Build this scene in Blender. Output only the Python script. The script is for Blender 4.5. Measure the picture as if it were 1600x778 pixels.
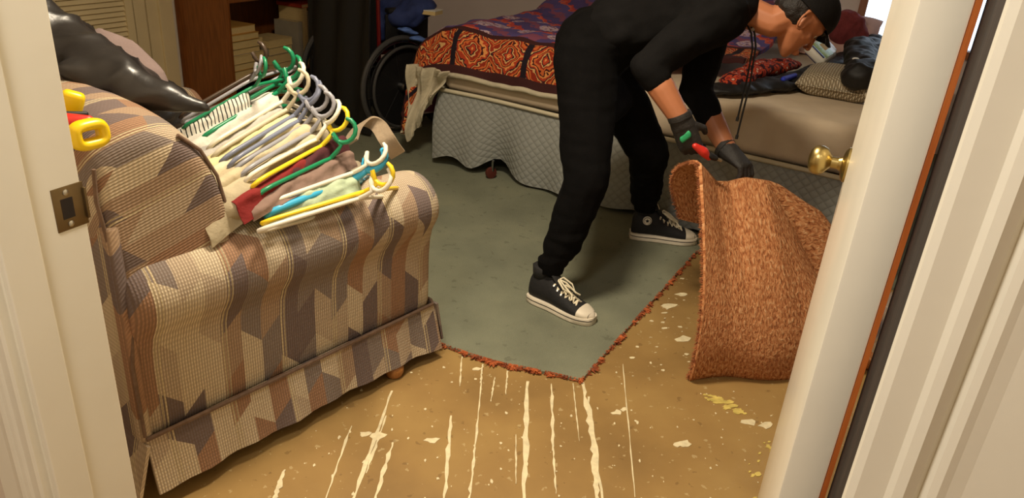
import bpy, bmesh, math, random
import numpy as np
from mathutils import Vector, Matrix, noise
random.seed(7)
for o in list(bpy.data.objects): bpy.data.objects.remove(o, do_unlink=True)
SC = bpy.context.scene
COL = SC.collection
PI = math.pi
V = Vector

# ------------------------------------------------------------------ camera
F, CX, CY, CAMH = 1180.0, 800.0, 389.0, 1.40          # focal length in pixels of the 1600x778 frame, camera height
_d = np.array([605.0 - CX, -(2920.0 - CY), -F]); _d /= np.linalg.norm(_d)
_up = -_d; _fw = np.array([0, 0, -1.0]); _y = _fw - _up * _fw.dot(_up); _y /= np.linalg.norm(_y)
RC = np.stack([np.cross(_y, _up), _y, _up])            # camera axes -> world axes
cam = bpy.data.cameras.new('camera'); cam.sensor_width = 36; cam.lens = 36 * F / 1600
cam.clip_start = 0.02
camo = bpy.data.objects.new('camera', cam); COL.objects.link(camo)
M4 = Matrix.Identity(4)
for i in range(3):
    for j in range(3): M4[i][j] = RC[i][j]
M4[2][3] = CAMH
camo.matrix_world = M4
SC.camera = camo

# ------------------------------------------------------------------ room frame
PL = V((-0.58, 0.93, 0)); RW = V((0.92, -0.393, 0)).normalized(); RM_ = V((0.393, 0.92, 0)).normalized()
RROT = math.atan2(RW.y, RW.x)
def room(a, b, z=0): return PL + RW * a + RM_ * b + V((0, 0, z))

# ------------------------------------------------------------------ world, lights, exposure
SC.view_settings.view_transform = 'Standard'; SC.view_settings.look = 'None'
SC.view_settings.gamma = 1.0; SC.view_settings.use_curve_mapping = False
SC.view_settings.exposure = 0.18
wd = bpy.data.worlds.new('world'); SC.world = wd; wd.use_nodes = True
bgn = wd.node_tree.nodes['Background']; bgn.inputs[0].default_value = (0.75, 0.87, 1.0, 1); bgn.inputs[1].default_value = 2.0
def area(name, loc, size, power, color, rot=(0, 0, 0), shape='DISK', size_y=None):
    l = bpy.data.lights.new(name, 'AREA'); l.shape = shape; l.size = size; l.energy = power; l.color = color
    if size_y: l.size_y = size_y
    o = bpy.data.objects.new(name, l); COL.objects.link(o); o.location = loc; o.rotation_euler = rot
    return o
WARM = (1.0, 0.85, 0.64)
area('ceiling_lamp_light', (-0.25, 1.88, 2.33), 0.36, 46, WARM)
area('hall_lamp_light', room(0.35, -0.62, 2.30), 0.35, 19, (1.0, 0.94, 0.84))

# ------------------------------------------------------------------ materials
def N(nt, t, **kw):
    n = nt.nodes.new(t)
    for k, v in kw.items(): setattr(n, k, v)
    return n
def base(name, rough=0.6, metal=0.0, spec=0.5, coat=0.0):
    m = bpy.data.materials.new(name); m.use_nodes = True; nt = m.node_tree
    b = nt.nodes['Principled BSDF']; b.inputs['Roughness'].default_value = rough; b.inputs['Metallic'].default_value = metal
    b.inputs['Specular IOR Level'].default_value = spec; b.inputs['Coat Weight'].default_value = coat
    return m, nt, b
def L(nt, a, b): nt.links.new(a, b)
def c4(c): return (c[0], c[1], c[2], 1)
def srgb(r, g, b):
    f = lambda x: (x / 255 / 12.92) if x <= 10 else ((x / 255 + 0.055) / 1.055) ** 2.4
    return (f(r), f(g), f(b))
def mat(name, color, rough=0.6, var=0.12, scale=12, bump=0.0, bscale=60, metal=0.0, spec=0.5, coat=0.0, stretch=(1, 1, 1), color2=None):
    m, nt, b = base(name, rough, metal, spec, coat)
    tc = N(nt, 'ShaderNodeTexCoord'); mp = N(nt, 'ShaderNodeMapping'); mp.inputs['Scale'].default_value = stretch
    L(nt, tc.outputs['Object'], mp.inputs[0])
    nz = N(nt, 'ShaderNodeTexNoise'); nz.inputs['Scale'].default_value = scale; nz.inputs['Detail'].default_value = 5
    L(nt, mp.outputs[0], nz.inputs[0])
    cr = N(nt, 'ShaderNodeValToRGB'); cr.color_ramp.elements[0].position = 0.3; cr.color_ramp.elements[1].position = 0.7
    if color2 is None:
        cr.color_ramp.elements[0].color = c4([x * (1 - var) for x in color]); cr.color_ramp.elements[1].color = c4([min(1, x * (1 + var)) for x in color])
    else:
        cr.color_ramp.elements[0].color = c4(color); cr.color_ramp.elements[1].color = c4(color2)
    L(nt, nz.outputs[0], cr.inputs[0]); L(nt, cr.outputs[0], b.inputs['Base Color'])
    if bump:
        n2 = N(nt, 'ShaderNodeTexNoise'); n2.inputs['Scale'].default_value = bscale; n2.inputs['Detail'].default_value = 4
        L(nt, mp.outputs[0], n2.inputs[0])
        bp = N(nt, 'ShaderNodeBump'); bp.inputs['Strength'].default_value = bump; bp.inputs['Distance'].default_value = 0.01
        L(nt, n2.outputs[0], bp.inputs['Height']); L(nt, bp.outputs[0], b.inputs['Normal'])
    return m
def math_(nt, op, a, b=None, c=None):
    n = N(nt, 'ShaderNodeMath', operation=op)
    for i, x in enumerate((a, b, c)):
        if x is None: continue
        if isinstance(x, (int, float)): n.inputs[i].default_value = x
        else: L(nt, x, n.inputs[i])
    return n.outputs[0]
def ramp(nt, fac, stops, interp='CONSTANT'):
    cr = N(nt, 'ShaderNodeValToRGB'); cr.color_ramp.interpolation = interp
    e = cr.color_ramp.elements
    while len(e) < len(stops): e.new(0.5)
    for el, (p, c) in zip(e, stops): el.position = p; el.color = c4(c)
    L(nt, fac, cr.inputs[0]); return cr.outputs[0]
def mixc(nt, fac, a, b):
    n = N(nt, 'ShaderNodeMix', data_type='RGBA')
    if isinstance(fac, (int, float)): n.inputs[0].default_value = fac
    else: L(nt, fac, n.inputs[0])
    for s, x in ((6, a), (7, b)):
        if isinstance(x, tuple): n.inputs[s].default_value = c4(x)
        else: L(nt, x, n.inputs[s])
    return n.outputs[2]

def sofa_fabric(name, mode):
    """woven stripes with slanted ends; mode: 'side' (stripes run up), 'back' (stripes run across)"""
    m, nt, b = base(name, 0.9, spec=0.2)
    tc = N(nt, 'ShaderNodeTexCoord'); sp = N(nt, 'ShaderNodeSeparateXYZ'); L(nt, tc.outputs['Object'], sp.inputs[0])
    x, y, z = sp.outputs
    if mode == 'side': u, v = x, math_(nt, 'ADD', z, y)
    elif mode == 'front': u, v = y, math_(nt, 'SUBTRACT', z, x)
    else: u, v = math_(nt, 'ADD', math_(nt, 'ADD', z, math_(nt, 'MULTIPLY', x, -0.28)), math_(nt, 'ADD', y, 2.31)), math_(nt, 'ADD', x, math_(nt, 'MULTIPLY', y, 1.0))
    bw = 0.056
    un = math_(nt, 'DIVIDE', math_(nt, 'ADD', u, 5.0), bw)
    bi = math_(nt, 'FLOOR', un); fu = math_(nt, 'FRACT', un)
    par = math_(nt, 'SUBTRACT', 1.0, math_(nt, 'MULTIPLY', math_(nt, 'MODULO', bi, 2.0), 2.0))
    w1 = N(nt, 'ShaderNodeTexWhiteNoise', noise_dimensions='1D'); L(nt, bi, w1.inputs['W'])
    vv = math_(nt, 'ADD', math_(nt, 'MULTIPLY', v, 7.2), math_(nt, 'MULTIPLY', math_(nt, 'MULTIPLY', fu, par), 0.38))
    vv = math_(nt, 'ADD', vv, math_(nt, 'MULTIPLY', w1.outputs['Value'], 9.0))
    ci = math_(nt, 'FLOOR', vv)
    cmb = N(nt, 'ShaderNodeCombineXYZ'); L(nt, bi, cmb.inputs[0]); L(nt, ci, cmb.inputs[1])
    w2 = N(nt, 'ShaderNodeTexWhiteNoise', noise_dimensions='2D'); L(nt, cmb.outputs[0], w2.inputs['Vector'])
    col = ramp(nt, w2.outputs['Value'], [(0, srgb(184, 158, 132)), (0.17, srgb(122, 110, 110)), (0.34, srgb(226, 210, 180)), (0.50, srgb(172, 134, 106)), (0.66, srgb(146, 136, 130)), (0.82, srgb(206, 188, 162))])
    # thin paired cream lines at every third stripe
    p3 = math_(nt, 'FRACT', math_(nt, 'DIVIDE', math_(nt, 'ADD', u, 5.0), bw * 3))
    l1 = math_(nt, 'COMPARE', p3, 0.030, 0.016); l2 = math_(nt, 'COMPARE', p3, 0.085, 0.013)
    col = mixc(nt, math_(nt, 'MAXIMUM', l1, l2), col, srgb(214, 198, 162))
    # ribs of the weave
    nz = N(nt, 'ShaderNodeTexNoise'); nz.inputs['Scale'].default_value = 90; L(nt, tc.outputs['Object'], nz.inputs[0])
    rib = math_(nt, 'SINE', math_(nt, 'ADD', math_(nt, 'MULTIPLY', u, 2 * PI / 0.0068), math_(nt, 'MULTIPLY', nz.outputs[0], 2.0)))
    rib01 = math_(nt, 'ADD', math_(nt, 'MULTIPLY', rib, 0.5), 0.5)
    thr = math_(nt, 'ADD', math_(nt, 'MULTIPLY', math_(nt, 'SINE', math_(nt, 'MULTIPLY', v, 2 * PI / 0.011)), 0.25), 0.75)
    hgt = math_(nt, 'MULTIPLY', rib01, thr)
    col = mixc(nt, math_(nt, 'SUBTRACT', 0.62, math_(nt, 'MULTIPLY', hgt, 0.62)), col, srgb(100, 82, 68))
    L(nt, col, b.inputs['Base Color'])
    bp = N(nt, 'ShaderNodeBump'); bp.inputs['Strength'].default_value = 0.5; bp.inputs['Distance'].default_value = 0.003
    L(nt, hgt, bp.inputs['Height']); L(nt, bp.outputs[0], b.inputs['Normal'])
    return m

def comforter_mat():
    m, nt, b = base('comforter_print', 0.85, spec=0.25)
    uv = N(nt, 'ShaderNodeUVMap'); sp = N(nt, 'ShaderNodeSeparateXYZ'); L(nt, uv.outputs[0], sp.inputs[0])
    u, v = sp.outputs[0], sp.outputs[1]          # metres: u along the foot edge, v up from the front hem
    nz = N(nt, 'ShaderNodeTexNoise'); nz.inputs['Scale'].default_value = 9; nz.inputs['Detail'].default_value = 3; L(nt, uv.outputs[0], nz.inputs[0])
    nzb = N(nt, 'ShaderNodeTexNoise'); nzb.inputs['Scale'].default_value = 20; nzb.inputs['Detail'].default_value = 2; L(nt, uv.outputs[0], nzb.inputs[0])
    # border tiles: mirrored medallions
    tu = math_(nt, 'FRACT', math_(nt, 'DIVIDE', u, 0.44)); tu = math_(nt, 'ABSOLUTE', math_(nt, 'SUBTRACT', tu, 0.5))     # 0..0.5
    tu2 = math_(nt, 'ABSOLUTE', math_(nt, 'SUBTRACT', math_(nt, 'FRACT', math_(nt, 'DIVIDE', u, 0.22)), 0.5))
    tv = math_(nt, 'ABSOLUTE', math_(nt, 'SUBTRACT', math_(nt, 'DIVIDE', v, 0.24), 0.72))
    dia = math_(nt, 'ADD', math_(nt, 'MULTIPLY', tu2, 2.2), math_(nt, 'MULTIPLY', tv, 2.0))
    dia = math_(nt, 'ADD', dia, math_(nt, 'MULTIPLY', nzb.outputs[0], 0.9))
    med = ramp(nt, math_(nt, 'FRACT', math_(nt, 'MULTIPLY', dia, 1.25)), [(0, srgb(216, 170, 110)), (0.10, srgb(150, 48, 26)), (0.3, srgb(206, 104, 52)), (0.45, srgb(70, 26, 26)), (0.56, srgb(226, 150, 84)), (0.68, srgb(178, 62, 34)), (0.88, srgb(58, 30, 34))])
    sep = math_(nt, 'GREATER_THAN', tu, 0.462)
    border = mixc(nt, sep, med, srgb(34, 26, 34))
    # field: navy with maroon zigzag lines and pale blossoms
    zz = math_(nt, 'ADD', v, math_(nt, 'MULTIPLY', math_(nt, 'ABSOLUTE', math_(nt, 'SUBTRACT', math_(nt, 'FRACT', math_(nt, 'DIVIDE', u, 0.6)), 0.5)), 0.5))
    zz = math_(nt, 'ADD', zz, math_(nt, 'MULTIPLY', math_(nt, 'SUBTRACT', nzb.outputs[0], 0.5), 0.22)); zf = math_(nt, 'FRACT', math_(nt, 'DIVIDE', zz, 0.34))
    zcol = ramp(nt, zf, [(0, srgb(186, 70, 62)), (0.10, srgb(84, 70, 120)), (0.42, srgb(138, 78, 100)), (0.62, srgb(92, 80, 136)), (0.93, srgb(206, 100, 74))])
    vo = N(nt, 'ShaderNodeTexVoronoi'); vo.inputs['Scale'].default_value = 6.5; L(nt, uv.outputs[0], vo.inputs[0])
    bl = math_(nt, 'LESS_THAN', math_(nt, 'ADD', vo.outputs['Distance'], math_(nt, 'MULTIPLY', nz.outputs[0], 0.35)), 0.60)
    n3 = N(nt, 'ShaderNodeTexNoise'); n3.inputs['Scale'].default_value = 45; L(nt, uv.outputs[0], n3.inputs[0])
    blc = ramp(nt, n3.outputs[0], [(0, srgb(120, 84, 110)), (0.45, srgb(206, 178, 176)), (0.56, srgb(170, 150, 190))])
    field = mixc(nt, bl, zcol, blc)
    band = math_(nt, 'LESS_THAN', v, 0.285)
    edge = math_(nt, 'MAXIMUM', math_(nt, 'LESS_THAN', v, 0.05), math_(nt, 'COMPARE', v, 0.295, 0.018))
    col = mixc(nt, band, field, border)
    col = mixc(nt, edge, col, srgb(66, 34, 34))
    L(nt, col, b.inputs['Base Color'])
    bp = N(nt, 'ShaderNodeBump'); bp.inputs['Strength'].default_value = 0.3; bp.inputs['Distance'].default_value = 0.01
    L(nt, nz.outputs[0], bp.inputs['Height']); L(nt, bp.outputs[0], b.inputs['Normal'])
    return m

def quilt_mat(name, color):
    m, nt, b = base(name, 0.55, spec=0.4)
    uv = N(nt, 'ShaderNodeUVMap'); sp = N(nt, 'ShaderNodeSeparateXYZ'); L(nt, uv.outputs[0], sp.inputs[0])
    u, v = sp.outputs[0], sp.outputs[1]
    k = 2 * PI / 0.046
    a = math_(nt, 'ABSOLUTE', math_(nt, 'SINE', math_(nt, 'MULTIPLY', math_(nt, 'ADD', u, v), k * 0.5)))
    c = math_(nt, 'ABSOLUTE', math_(nt, 'SINE', math_(nt, 'MULTIPLY', math_(nt, 'SUBTRACT', u, v), k * 0.5)))
    h = math_(nt, 'POWER', math_(nt, 'MULTIPLY', a, c), 0.45)
    nz = N(nt, 'ShaderNodeTexNoise'); nz.inputs['Scale'].default_value = 30; L(nt, uv.outputs[0], nz.inputs[0])
    col = mixc(nt, math_(nt, 'MULTIPLY', h, 0.55), tuple(x * 0.86 for x in color), tuple(min(1, x * 1.2) for x in color))
    col = mixc(nt, math_(nt, 'MULTIPLY', nz.outputs[0], 0.35), col, tuple(x * 0.8 for x in color))
    L(nt, col, b.inputs['Base Color'])
    bp = N(nt, 'ShaderNodeBump'); bp.inputs['Strength'].default_value = 0.45; bp.inputs['Distance'].default_value = 0.008
    L(nt, h, bp.inputs['Height']); L(nt, bp.outputs[0], b.inputs['Normal'])
    return m

def wood(name, c1, c2, rough=0.45, axis=(14, 14, 1.2), coat=0.0):
    m = mat(name, c1, rough, scale=6, bump=0.08, bscale=20, stretch=axis, color2=c2, coat=coat)
    return m

def floor_mat():
    m, nt, b = base('subfloor', 0.42, spec=0.45)
    tc = N(nt, 'ShaderNodeTexCoord')
    n1 = N(nt, 'ShaderNodeTexNoise'); n1.inputs['Scale'].default_value = 2.2; n1.inputs['Detail'].default_value = 6; L(nt, tc.outputs['Object'], n1.inputs[0])
    col = ramp(nt, n1.outputs[0], [(0.3, srgb(126, 98, 56)), (0.5, srgb(152, 121, 72)), (0.72, srgb(170, 140, 86))], 'LINEAR')
    n2 = N(nt, 'ShaderNodeTexNoise'); n2.inputs['Scale'].default_value = 40; n2.inputs['Detail'].default_value = 8; L(nt, tc.outputs['Object'], n2.inputs[0])
    sp = math_(nt, 'GREATER_THAN', n2.outputs[0], 0.66)
    col = mixc(nt, math_(nt, 'MULTIPLY', sp, 0.5), col, srgb(196, 176, 130))
    n3 = N(nt, 'ShaderNodeTexNoise'); n3.inputs['Scale'].default_value = 26; n3.inputs['Detail'].default_value = 5; L(nt, tc.outputs['Object'], n3.inputs[0])
    dk = math_(nt, 'LESS_THAN', n3.outputs[0], 0.33)
    col = mixc(nt, math_(nt, 'MULTIPLY', dk, 0.35), col, srgb(84, 58, 30))
    L(nt, col, b.inputs['Base Color'])
    rr = ramp(nt, n1.outputs[0], [(0.3, (0.5,) * 3), (0.7, (0.36,) * 3)], 'LINEAR'); L(nt, rr, b.inputs['Roughness'])
    bp = N(nt, 'ShaderNodeBump'); bp.inputs['Strength'].default_value = 0.12; bp.inputs['Distance'].default_value = 0.004
    L(nt, n2.outputs[0], bp.inputs['Height']); L(nt, bp.outputs[0], b.inputs['Normal'])
    return m

def carpet_mat():
    m, nt, b = base('carpet_pile', 0.95, spec=0.1)
    tc = N(nt, 'ShaderNodeTexCoord')
    n1 = N(nt, 'ShaderNodeTexNoise'); n1.inputs['Scale'].default_value = 3.5; n1.inputs['Detail'].default_value = 6; L(nt, tc.outputs['Object'], n1.inputs[0])
    col = ramp(nt, n1.outputs[0], [(0.3, srgb(120, 122, 104)), (0.55, srgb(138, 140, 119)), (0.75, srgb(150, 151, 126))], 'LINEAR')
    n2 = N(nt, 'ShaderNodeTexNoise'); n2.inputs['Scale'].default_value = 340; n2.inputs['Detail'].default_value = 2; L(nt, tc.outputs['Object'], n2.inputs[0])
    col = mixc(nt, math_(nt, 'MULTIPLY', n2.outputs[0], 0.5), col, srgb(100, 103, 86))
    n3 = N(nt, 'ShaderNodeTexNoise'); n3.inputs['Scale'].default_value = 28; n3.inputs['Detail'].default_value = 5; L(nt, tc.outputs['Object'], n3.inputs[0])
    col = mixc(nt, math_(nt, 'MULTIPLY', math_(nt, 'LESS_THAN', n3.outputs[0], 0.34), 0.4), col, srgb(92, 92, 76))
    L(nt, col, b.inputs['Base Color'])
    bp = N(nt, 'ShaderNodeBump'); bp.inputs['Strength'].default_value = 0.7; bp.inputs['Distance'].default_value = 0.006
    L(nt, n2.outputs[0], bp.inputs['Height']); L(nt, bp.outputs[0], b.inputs['Normal'])
    return m

def underside_mat():
    m, nt, b = base('carpet_underside', 0.95, spec=0.1)
    uv = N(nt, 'ShaderNodeUVMap'); mp = N(nt, 'ShaderNodeMapping'); mp.inputs['Scale'].default_value = (1, 0.55, 1); L(nt, uv.outputs[0], mp.inputs[0])
    n1 = N(nt, 'ShaderNodeTexNoise'); n1.inputs['Scale'].default_value = 120; n1.inputs['Detail'].default_value = 6; n1.inputs['Distortion'].default_value = 0.6; L(nt, mp.outputs[0], n1.inputs[0])
    col = ramp(nt, n1.outputs[0], [(0.28, srgb(120, 66, 40)), (0.45, srgb(182, 120, 76)), (0.58, srgb(208, 150, 102)), (0.72, srgb(230, 188, 142))], 'LINEAR')
    n2 = N(nt, 'ShaderNodeTexNoise'); n2.inputs['Scale'].default_value = 5; L(nt, uv.outputs[0], n2.inputs[0])
    col = mixc(nt, math_(nt, 'MULTIPLY', n2.outputs[0], 0.35), col, srgb(152, 90, 58))
    L(nt, col, b.inputs['Base Color'])
    bp = N(nt, 'ShaderNodeBump'); bp.inputs['Strength'].default_value = 1.0; bp.inputs['Distance'].default_value = 0.008
    L(nt, n1.outputs[0], bp.inputs['Height']); L(nt, bp.outputs[0], b.inputs['Normal'])
    return m

MT = {}
MT['trim'] = mat('cream_gloss_paint', srgb(238, 232, 214), 0.28, 0.03, 5, 0.03, 30)
MT['wall'] = mat('wall_paint', srgb(222, 208, 190), 0.85, 0.04, 3, 0.05, 120)
MT['backwall'] = mat('pale_wall_paint', srgb(236, 222, 216), 0.85, 0.03, 3, 0.04, 120)
MT['ceil'] = mat('ceiling_paint', srgb(228, 220, 205), 0.9, 0.03, 3, 0.2, 90)
MT['closet'] = mat('closet_paint', srgb(222, 204, 160), 0.5, 0.05, 4)
MT['floor'] = floor_mat(); MT['carpet'] = carpet_mat(); MT['under'] = underside_mat()
MT['glue'] = mat('dried_glue', srgb(222, 208, 168), 0.6, 0.15, 40, 0.2, 120)
MT['yglue'] = mat('yellow_adhesive', srgb(206, 184, 98), 0.6, 0.2, 40, 0.2, 120)
MT['fringe'] = mat('frayed_backing', srgb(196, 104, 52), 0.95, scale=45, color2=srgb(92, 40, 24))
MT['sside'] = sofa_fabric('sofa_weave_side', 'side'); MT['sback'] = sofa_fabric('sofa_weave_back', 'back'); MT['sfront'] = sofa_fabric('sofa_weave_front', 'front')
MT['piping'] = mat('sofa_piping', srgb(112, 90, 74), 0.9, 0.2, 60)
MT['comf'] = comforter_mat()
MT['lining'] = mat('comforter_lining', srgb(196, 186, 160), 0.9, 0.12, 14, 0.4, 60)
MT['quilt'] = quilt_mat('quilted_grey', srgb(150, 152, 146)); MT['dquilt'] = MT['quilt']
MT['matt'] = mat('mattress_cloth', srgb(112, 114, 104), 0.9, 0.08, 10, 0.2, 200)
MT['sheet'] = mat('beige_sheet', srgb(208, 190, 164), 0.9, 0.06, 8, 0.15, 40)
MT['wpipe'] = mat('cream_welt', srgb(206, 196, 168), 0.8, 0.05)
MT['bwood'] = wood('bookcase_wood', srgb(112, 62, 24), srgb(142, 84, 36), 0.4)
MT['shadewood'] = wood('shaded_jamb_wood', srgb(22, 13, 8), srgb(40, 24, 13), 0.65)  # near-black brown, the shade of the hinge gap put into the colour
MT['owood'] = wood('bare_door_edge', srgb(168, 84, 30), srgb(196, 108, 44), 0.5)
MT['fwood'] = wood('foot_wood', srgb(140, 92, 44), srgb(166, 112, 58), 0.4)
MT['brass'] = mat('aged_brass', srgb(172, 152, 98), 0.32, 0.12, 8, metal=1.0)
MT['bronze'] = mat('dull_bronze', srgb(118, 98, 66), 0.4, 0.2, 20, metal=0.8)
MT['black'] = mat('black_jersey', srgb(15, 14, 14), 0.9, 0.25, 20, 0.15, 300, spec=0.12)
MT['pants'] = mat('black_joggers', srgb(10, 9, 9), 0.92, 0.25, 20, 0.15, 200, spec=0.1)
MT['capb'] = mat('black_cap', srgb(15, 13, 13), 0.85, 0.2, 30, 0.2, 200, spec=0.25)
MT['glove'] = mat('black_glove', srgb(36, 33, 31), 0.7, 0.2, 40, 0.3, 200)
MT['skin'] = mat('skin', srgb(178, 114, 78), 0.5, 0.06, 12, 0.05, 150)
MT['hair'] = mat('dark_hair', srgb(24, 18, 15), 0.6, 0.3, 40, 0.4, 200)
MT['lip'] = mat('lip', srgb(162, 88, 72), 0.45, 0.05)
MT['eyew'] = mat('eye_white', srgb(225, 220, 210), 0.2, 0.02); MT['eyed'] = mat('eye_dark', srgb(20, 14, 10), 0.1, 0.05)
MT['canvas'] = mat('black_canvas', srgb(24, 23, 24), 0.8, 0.2, 60, 0.2, 300)
MT['rubber'] = mat('white_rubber', srgb(220, 210, 190), 0.5, 0.1, 18)
MT['lace'] = mat('white_lace', srgb(228, 218, 190), 0.8, 0.08)
MT['metal'] = mat('eyelet_metal', srgb(190, 186, 176), 0.3, 0.05, metal=1.0)
MT['green'] = mat('green_print', srgb(36, 150, 96), 0.6, 0.25, 60); MT['redp'] = mat('red_plastic', srgb(206, 46, 36), 0.4, 0.08)
MT['bag'] = mat('black_bin_bag', srgb(40, 38, 37), 0.36, 0.15, 20, 0.2, 22, spec=0.55)
MT['mauve'] = mat('mauve_cloth', srgb(134, 116, 112), 0.95, 0.08, 10, 0.2, 150)
MT['yellow'] = mat('yellow_plastic', srgb(240, 206, 20), 0.35, 0.04)
MT['wcblack'] = mat('black_vinyl', srgb(14, 13, 13), 0.6, 0.2, 20); MT['tyre'] = mat('grey_tyre', srgb(62, 60, 58), 0.6, 0.1)
MT['wcred'] = mat('dark_red_frame', srgb(106, 20, 20), 0.3, 0.1); MT['chrome'] = mat('chrome', srgb(170, 170, 172), 0.2, 0.05, metal=1.0)
MT['blue'] = mat('blue_cloth', srgb(34, 48, 96), 0.85, 0.3, 12, 0.4, 30); MT['lblue'] = mat('light_blue_cloth', srgb(82, 112, 176), 0.8, 0.2, 12)
MT['bookc'] = mat('cream_pages', srgb(206, 180, 124), 0.8, 0.12, 30, stretch=(1, 1, 30)); MT['booko'] = mat('ochre_cover', srgb(188, 140, 66), 0.7, 0.1)
MT['bookg'] = mat('grey_cover', srgb(150, 140, 120), 0.7, 0.1); MT['bookr'] = mat('red_cover', srgb(176, 56, 26), 0.7, 0.1)
MT['knit'] = mat('knit_wool', srgb(206, 190, 160), 0.95, 0.12, 30)
MT['rcaster'] = mat('caster_red', srgb(84, 34, 24), 0.5, 0.1)
MT['maroon'] = mat('maroon_plush', srgb(128, 54, 56), 0.95, 0.2, 20, 0.4, 60)
MT['tissue'] = mat('white_pack', srgb(224, 222, 212), 0.4, 0.04); MT['lgreen'] = mat('green_label', srgb(150, 176, 86), 0.4, 0.35, 40); MT['navy'] = mat('navy_label', srgb(40, 44, 90), 0.4, 0.2, 30)
MT['blind'] = mat('window_white', srgb(240, 240, 240), 0.6, 0.02)
MT['wtrim'] = wood('window_wood', srgb(150, 96, 66), srgb(172, 116, 84), 0.5)
def lk(c): return mat('hanger_%d_%d_%d' % c, srgb(*c), 0.35, 0.04)

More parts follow.
